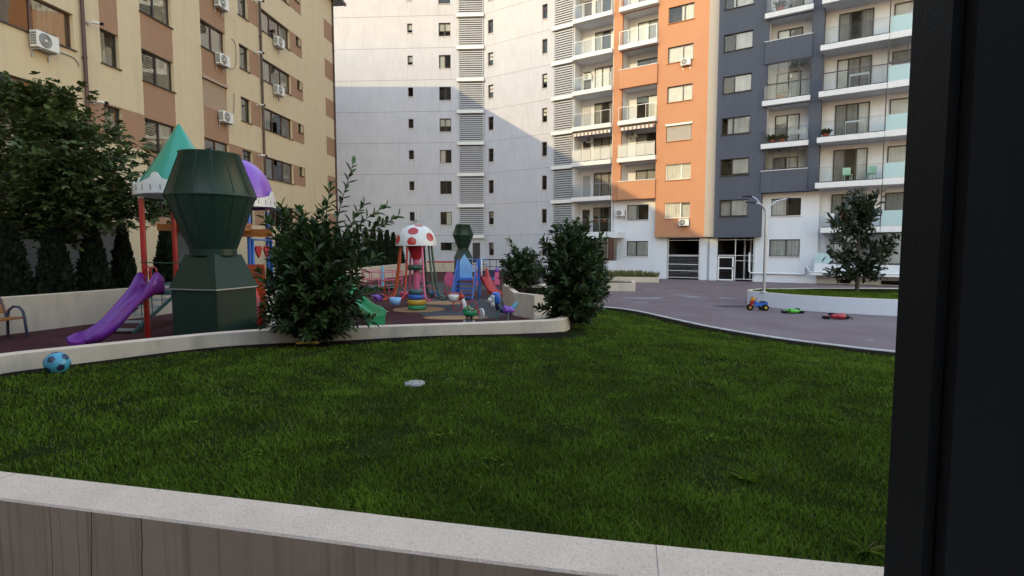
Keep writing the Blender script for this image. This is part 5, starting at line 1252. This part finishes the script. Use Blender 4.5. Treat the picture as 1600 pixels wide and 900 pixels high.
for k in range(4):
    t = 2 * math.pi * k / 4 + .5; wpart('seat', MB().box(-.2, .2, -.12, .12, .42, .47), 'p_wood', pr); o = pr.children[-1]
    o.location = (x + .6 * math.cos(t) - pr.location.x, y + .6 * math.sin(t) - pr.location.y, 0); o.rotation_euler = (0, 0, t + math.pi / 2); 
    for v_ in o.data.vertices: v_.co += Vector((pr.location.x, pr.location.y, pr.location.z)) * 1.0
    for v_ in o.data.vertices: v_.co.z -= 0
# ---- seesaw
q = onz(628, 468, GZ); q = Vector((-4.6, 22.4, GZ)); se = empty('seesaw', q, 0, 'low seesaw with pink hoop handles left of the mushroom carousel', 'seesaw')
wpart('plank', MB().bar((q.x - 1.2, q.y, GZ + .3), (q.x + 1.2, q.y, GZ + .55), .16, .06), 'p_dgreen', se); wpart('pivot', MB().box(q.x - .12, q.x + .12, q.y - .12, q.y + .12, GZ, GZ + .4), 'p_tealmetal', se)
for s in (-1, 1): wpart('handle', MB().tube([(q.x + s * .85, q.y + .2 * math.cos(t), GZ + .6 + s * .09 + .2 * math.sin(t)) for t in [2 * math.pi * k / 20 for k in range(20)]], .016, 6, closed=True), 'p_pink', se)
# ---- low black fence and dark-red bench by the far facade
fx = empty('black_fence', (-.4, 44, GZ), 0, 'low black metal fence at the foot of the white facade', 'fence')
for i in range(8): wpart('fence_post', MB().box(-2.3 + .5 * i, -2.25 + .5 * i, 43.97, 44.03, GZ, GZ + 1.0), 'black', fx)
wpart('rail', MB().box(-2.35, 1.3, 43.95, 44.05, GZ + 1.0, GZ + 1.08), 'black', fx); wpart('rail', MB().box(-2.3, 1.25, 43.98, 44.02, GZ + .45, GZ + .5), 'black', fx)
bb = empty('red_bench', (-6.0, 46.5, GZ), 0, 'dark red bench against the far white wall behind the carousel', 'bench')
wpart('seat', MB().box(-7.3, -5.0, 46.3, 46.75, GZ + .42, GZ + .5), 'p_red', bb); wpart('backrest', MB().box(-7.3, -5.0, 46.72, 46.78, GZ + .55, GZ + .85), 'p_red', bb)
for x in (-7.1, -5.2): wpart('leg', MB().box(x - .05, x + .05, 46.35, 46.7, GZ, GZ + .42), 'metal_grey', bb)
thing('far_low_wall', MB().box(-7.2, -2.2, 45.2, 45.45, GZ - .05, GZ + .75), 'plaster', (-4.7, 45.3, GZ), 'low white wall in front of the far facade door', 'wall')
ar = empty('aerial_pole', (-3.4, 19.5, GZ), 0, 'thin metal pole with crossbar rising behind the mushroom cap', 'pole')
wpart('mast', MB().tube([(-3.38, 19.5, GZ), (-3.38, 19.5, 3.75)], .02, 6), 'metal_grey', ar); wpart('crossbar', MB().tube([(-3.85, 19.5, 3.08), (-3.1, 19.5, 3.32)], .018, 6), 'metal_grey', ar); wpart('crossbar', MB().tube([(-3.5, 19.5, 3.25), (-3.3, 19.3, 3.3)], .014, 6), 'metal_grey', ar)
# ---- bench at the left edge
be = empty('park_bench', (-10.870, 11.2, GZ), 0, 'wooden slatted bench with arched dark metal armrest at the left edge', 'bench')
for y in (10.35, 11.85):
    f = wpart('armrest_frame', MB().tube([(-10.650, y, GZ), (-10.690, y, GZ + .42), (-10.720, y, GZ + .58), (-10.800, y, GZ + .67), (-10.920, y, GZ + .68), (-11.020, y, GZ + .6), (-11.060, y, GZ + .46), (-11.080, y, GZ)], .028, 8).tube([(-11.060, y, GZ + .4), (-11.140, y, GZ + .6), (-11.220, y, GZ + .88)], .025, 8), 'p_navy', be)
for i in range(4): bevel(wpart('seat_slat', MB().box(-11.080 + .1 * i, -10.990 + .1 * i, 10.3, 11.9, GZ + .42, GZ + .455), 'p_wood', be), .006, 1)
for i in range(3): wpart('back_slat', MB().hexa([(-11.130 - .035 * i, 10.3, GZ + .54 + .11 * i), (-11.100 - .035 * i, 10.3, GZ + .54 + .11 * i), (-11.100 - .035 * i, 11.9, GZ + .54 + .11 * i), (-11.130 - .035 * i, 11.9, GZ + .54 + .11 * i)],
                                                [(-11.160 - .035 * i, 10.3, GZ + .63 + .11 * i), (-11.130 - .035 * i, 10.3, GZ + .63 + .11 * i), (-11.130 - .035 * i, 11.9, GZ + .63 + .11 * i), (-11.160 - .035 * i, 11.9, GZ + .63 + .11 * i)]), 'p_wood', be)

# ================================================================== STREET FURNITURE, TOYS, SMALL THINGS
# ---- double-arm street lamp
q = Vector((9.98, 21.5, .55)); lp = empty('street_lamp', q, 0, 'grey steel lamp post with curved arms at the corner of the lawn island', 'street lamp')
wpart('pole', MB().tube([(q.x, q.y, .5), (q.x, q.y, 2.6), (q.x - .02, q.y, 3.75)], [.06, .05, .04], 12), 'metal_grey', lp); wpart('base_flange', MB().lathe([(.12, 0), (.12, .03), (.07, .05)], 14, (q.x, q.y, .56)), 'metal_grey', lp)
def lamp_arm(pts, hd):
    o = wpart('arm', MB().tube(pts, .03, 8), 'metal_grey', lp); e = Vector(pts[-1]); d = Vector(hd).normalized(); s = d.cross(Vector((0, 0, 1))).normalized() * .07
    wpart('lamp_head', MB().hexa([e - s - Vector((0, 0, .03)), e + s - Vector((0, 0, .03)), e + s * .8 + d * .5 - Vector((0, 0, .02)), e - s * .8 + d * .5 - Vector((0, 0, .02))], [e - s * .7 + Vector((0, 0, .04)), e + s * .7 + Vector((0, 0, .04)), e + s * .5 + d * .5 + Vector((0, 0, .02)), e - s * .5 + d * .5 + Vector((0, 0, .02))]), 'black', o)
lamp_arm([(q.x - .02, q.y, 3.7), (q.x - .1, q.y, 3.9), (q.x - .3, q.y - .1, 4.02), (q.x - .55, q.y - .2, 4.06)], (-.6, -.3, -.0))
lamp_arm([(q.x - .02, q.y, 3.7), (q.x + .12, q.y, 3.95), (q.x + .4, q.y, 4.15), (q.x + .8, q.y, 4.24)], (.7, .1, .02))
lamp_arm([(q.x - .02, q.y, 3.72), (q.x - .12, q.y + .2, 4.0), (q.x - .22, q.y + .4, 4.25), (q.x - .3, q.y + .6, 4.38)], (-.3, .7, .05))
# ---- toy trike
def ring(c, r, w, mbx, axis='y'):
    return mbx.tube([(c[0], c[1] - w / 2, c[2]), (c[0], c[1] + w / 2, c[2])], r, 18) if axis == 'y' else mbx.tube([(c[0] - w / 2, c[1], c[2]), (c[0] + w / 2, c[1], c[2])], r, 18)
q = onz(1183, 485, 0); tk = empty('toy_trike', q, 0, 'blue and yellow plastic toy trike with black wheels on the road', 'toy'); x, y = q.x, q.y
for cx, cy, r in ((x - .27, y, .12), (x + .23, y - .16, .12), (x + .23, y + .16, .12)):
    o = wpart('wheel', ring((cx, cy, r), r, .07, MB()), 'black', tk); wpart('hub', ring((cx, cy - .036, r), r * .4, .02, MB()), 'p_yellow', o)
wpart('fork', MB().bar((x - .27, y - .06, .12), (x - .2, y - .06, .38), .04).bar((x - .27, y + .06, .12), (x - .2, y + .06, .38), .04).box(x - .26, x - .14, y - .09, y + .09, .27, .36), 'p_red', tk)
wpart('body', MB().prism([(x - .18, .3), (x - .1, .38), (x + .02, .27), (x + .14, .3), (x + .36, .31), (x + .35, .2), (x + .05, .15), (x - .12, .2)], 'y', y - .09, y + .09), 'p_blue', tk)
bevel(tk.children[-1], .03, 2)
wpart('cowl', MB().ball((x - .16, y, .42), (.09, .1, .1)), 'p_yellow', tk); wpart('headlight', MB().ball((x - .18, y - .03, .47), (.06, .05, .05)), 'p_orange', tk.children[-1])
wpart('handlebar', MB().tube([(x - .1, y - .2, .46), (x - .15, y - .08, .45), (x - .15, y + .08, .45), (x - .1, y + .2, .46)], .015, 6), 'p_navy', tk)
wpart('seat', MB().ball((x + .2, y, .32), (.14, .09, .04)), 'p_navy', tk)
# ---- fallen toy motorbikes
def fallen(name, px, py, label, m, s, flip):
    q = onz(px, py, 0); r = empty(name, q, 0, label, 'toy'); x, y = q.x, q.y; f = -1 if flip else 1
    def Q(a, b, c): return (x + a * s * f, y + b * s, c * s)
    wpart('body', MB().ball(Q(-.06, 0, .11), (.2 * s, .16 * s, .1 * s)).ball(Q(.1, .04, .1), (.13 * s, .12 * s, .08 * s)).ball(Q(-.2, .06, .12), (.1 * s, .1 * s, .09 * s)), m, r)
    for a in (-.33, .33): o = wpart('wheel', MB().lathe([(.02, .05), (.1, .05), (.13, .03), (.13, -.0), (.1, -.03), (.02, -.03)], 18, Q(a, .12, .05)), 'black', r); wpart('hub', MB().lathe([(.001, .07), (.05, .06), (.05, .03)], 12, Q(a, .12, .05)), m, o)
    wpart('handlebar', MB().tube([Q(-.22, -.05, .2), Q(-.28, -.14, .12), Q(-.4, -.2, .04)], .014, 6), 'black', r); wpart('seat', MB().ball(Q(.16, .1, .17), (.13 * s, .06 * s, .05 * s)), 'black', r)
fallen('toy_motorbike', 1241, 490, 'bright green toy motorbike lying on its side on the road', 'p_lime', .85, False)
fallen('toy_motorbike', 1309, 499, 'red toy motorbike lying on its side on the road', 'p_crimson', .95, True)
# ---- football: panels cut from an icosphere pattern
q = onz(90, 581, .64); q.z = float(lawn_z(q.x, q.y)); br = .148; bc = q + Vector((0, 0, br - .012))
fb = empty('football', q, 0, 'turquoise football with dark pentagons lying on the grass at left', 'ball')
wpart('shell', MB().ball(tuple(bc), br, 28, 18), 'p_ball', fb)
g = (1 + 5 ** .5) / 2; ico = [Vector(v).normalized() for v in ((0, 1, g), (0, -1, g), (0, 1, -g), (0, -1, -g), (1, g, 0), (-1, g, 0), (1, -g, 0), (-1, -g, 0), (g, 0, 1), (-g, 0, 1), (g, 0, -1), (-g, 0, -1))]
rot = Matrix.Rotation(.5, 3, 'X') @ Matrix.Rotation(.35, 3, 'Z')
for v in ico:
    v = rot @ v; a = v.orthogonal().normalized(); b = v.cross(a); vs_ = [bc + v * br * 1.012]
    for q_ in (.5, 1.0):
        for k in range(20):
            t0 = 2 * math.pi * (k // 4) / 5; t1 = 2 * math.pi * (k // 4 + 1) / 5; e = (k % 4) / 4
            d = (v + ((a * math.cos(t0) + b * math.sin(t0)) * (1 - e) + (a * math.cos(t1) + b * math.sin(t1)) * e) * .36 * q_).normalized(); vs_.append(bc + d * br * 1.014)
    wpart('pentagon', MB().add(vs_, [(0, 1 + k, 1 + (k + 1) % 20) for k in range(20)] + [(1 + k, 21 + k, 21 + (k + 1) % 20, 1 + (k + 1) % 20) for k in range(20)], 0, True), 'p_navy', fb)
# ---- pale lid on the lawn, yellow toy shovel
q = onz(648, 599, LAWN_Z); q.z = float(lawn_z(q.x, q.y))
thing('drain_cover', MB().lathe([(.001, .03), (.115, .03), (.125, .024), (.125, -.02)], 28, tuple(q)), 'strip_wall', q, 'round pale drain cover in the middle of the lawn', 'drain cover')
q = onz(482, 537, LAWN_Z + .02); sh = empty('toy_shovel', q, 0, 'yellow toy shovel lying under the large laurel bush', 'toy')
wpart('handle', MB().tube([(q.x - .17, q.y - .1, q.z + .02), (q.x + .05, q.y - .08, q.z + .035)], .016, 8), 'p_yellow', sh); wpart('blade', MB().ball((q.x + .12, q.y - .07, q.z + .03), (.085, .05, .018)), 'p_yellow', sh)
# ---- things on the balconies
def Wp(x, y, z):
    th = WB.rotation_euler.z; return Vector((WB.location.x + math.cos(th) * x - math.sin(th) * y, WB.location.y + math.sin(th) * x + math.cos(th) * y, z))
thW = WB.rotation_euler.z
def chair(x, y, z, label, m, rz=0):
    r = empty('balcony_chair', Wp(x, y, z), thW + rz, label, 'chair')
    part('seat', MB().box(-.22, .22, -.22, .22, .4, .44), m, r); part('backrest', MB().box(-.22, .22, .19, .23, .44, .9), m, r)
    for a in (-.19, .19):
        for b in (-.19, .19): part('leg', MB().box(a - .02, a + .02, b - .02, b + .02, 0, .4), m, r)
chair(28.2, -.3, ZS(1), 'left pale green chair on the balcony above the magnolia', 'pale_green', .3); chair(29.4, -.3, ZS(1), 'right pale green chair on the balcony above the magnolia', 'pale_green', -.4)
chair(27.4, -.35, ZS(0), 'white plastic chair on the lowest balcony left of the magnolia', 'frame_white', .2); chair(28.0, -.3, ZS(0), 'reddish chair on the lowest balcony behind the magnolia', 'p_brick', -.2)
def rack(x, y, z, label):
    r = empty('drying_rack', Wp(x, y, z), thW, label, 'drying rack')
    for s in (-1, 1): part('leg', MB().tube([(s * .5, -.25, 0), (s * .5, .2, .85)], .014, 5).tube([(s * .5, .25, 0), (s * .5, -.2, .85)], .014, 5), 'frame_white', r)
    for i in range(6): part('bar', MB().tube([(-.5, -.2 + .08 * i, .85), (.5, -.2 + .08 * i, .85)], .01, 5), 'frame_white', r)
rack(28.5, -.35, ZS(2), 'white folding drying rack on the second glass balcony at right'); rack(28.6, -.3, ZS(3), 'white drying rack on the third glass balcony at right')
def pot(x, y, z, label, flower=None, s=1.0):
    r = empty('flower_pot', Wp(x, y, z), thW, label, 'potted plant')
    part('pot', MB().lathe([(.001, 0), (.09 * s, 0), (.13 * s, .2 * s), (.11 * s, .2 * s), (.1 * s, .17 * s), (.001, .17 * s)], 14), 'p_orange', r)
    n = 90; a = rng.random(n) * 6.28; Ln = (.16 + .14 * rng.random(n)) * s; V, F = leaf_arrays(np.tile([[0, 0, .17 * s]], (n, 1)) + rng.normal(size=(n, 3)) * .05 * s, np.stack([np.cos(a), np.sin(a), .4 + 1.2 * rng.random(n)], 1), np.tile([[0, 0, 1.]], (n, 1)), Ln, Ln * .3)
    o = link('foliage', npmesh('foliage', V, F, 'leaf_laurel', np.repeat(rng.random(n), 6)), r); o['kind'] = 'stuff'
for i, x in enumerate((9.6, 10.4, 11.2, 11.9)): pot(x, -.15, ZS(0) + .85, ('leftmost', 'second', 'third', 'rightmost')[i] + ' flower pot along the low white balcony behind the dense laurel', s=.9)
part('flower_shelf', MB().box(9.2, 12.3, -.32, .0, ZS(0) + .8, ZS(0) + .84), 'p_wood', WB)
pot(23.8, .2, ZS(2), 'left leafy plant on the dark-section balcony', s=1.6); pot(24.4, .1, ZS(2), 'right leafy plant on the dark-section balcony', s=1.5); pot(24.0, .1, ZS(5), 'leafy plant on the top dark-section balcony', s=1.8); pot(26.95, -.4, ZS(2), 'leafy plant at the left end of the second glass balcony', s=1.5)
tb = empty('balcony_table', Wp(25.3, .1, ZS(2)), thW, 'white cloth-covered table with clutter on the dark-section balcony', 'table')
part('top', MB().box(-.5, .5, -.3, .3, .7, .74), 'frame_white', tb); part('cloth', MB().box(-.52, .52, -.32, -.3, .45, .74), 'curtain', tb)
for a in (-.45, .45): part('leg', MB().box(a - .02, a + .02, -.02, .02, 0, .7), 'frame_white', tb)
thing('cardboard_box', MB().box(-.2, .2, -.15, .15, 0, .35), 'p_wood', (0, 0, 0), 'brown box on the glazed dark-section balcony', 'box').location = Wp(24.2, .2, ZS(3))
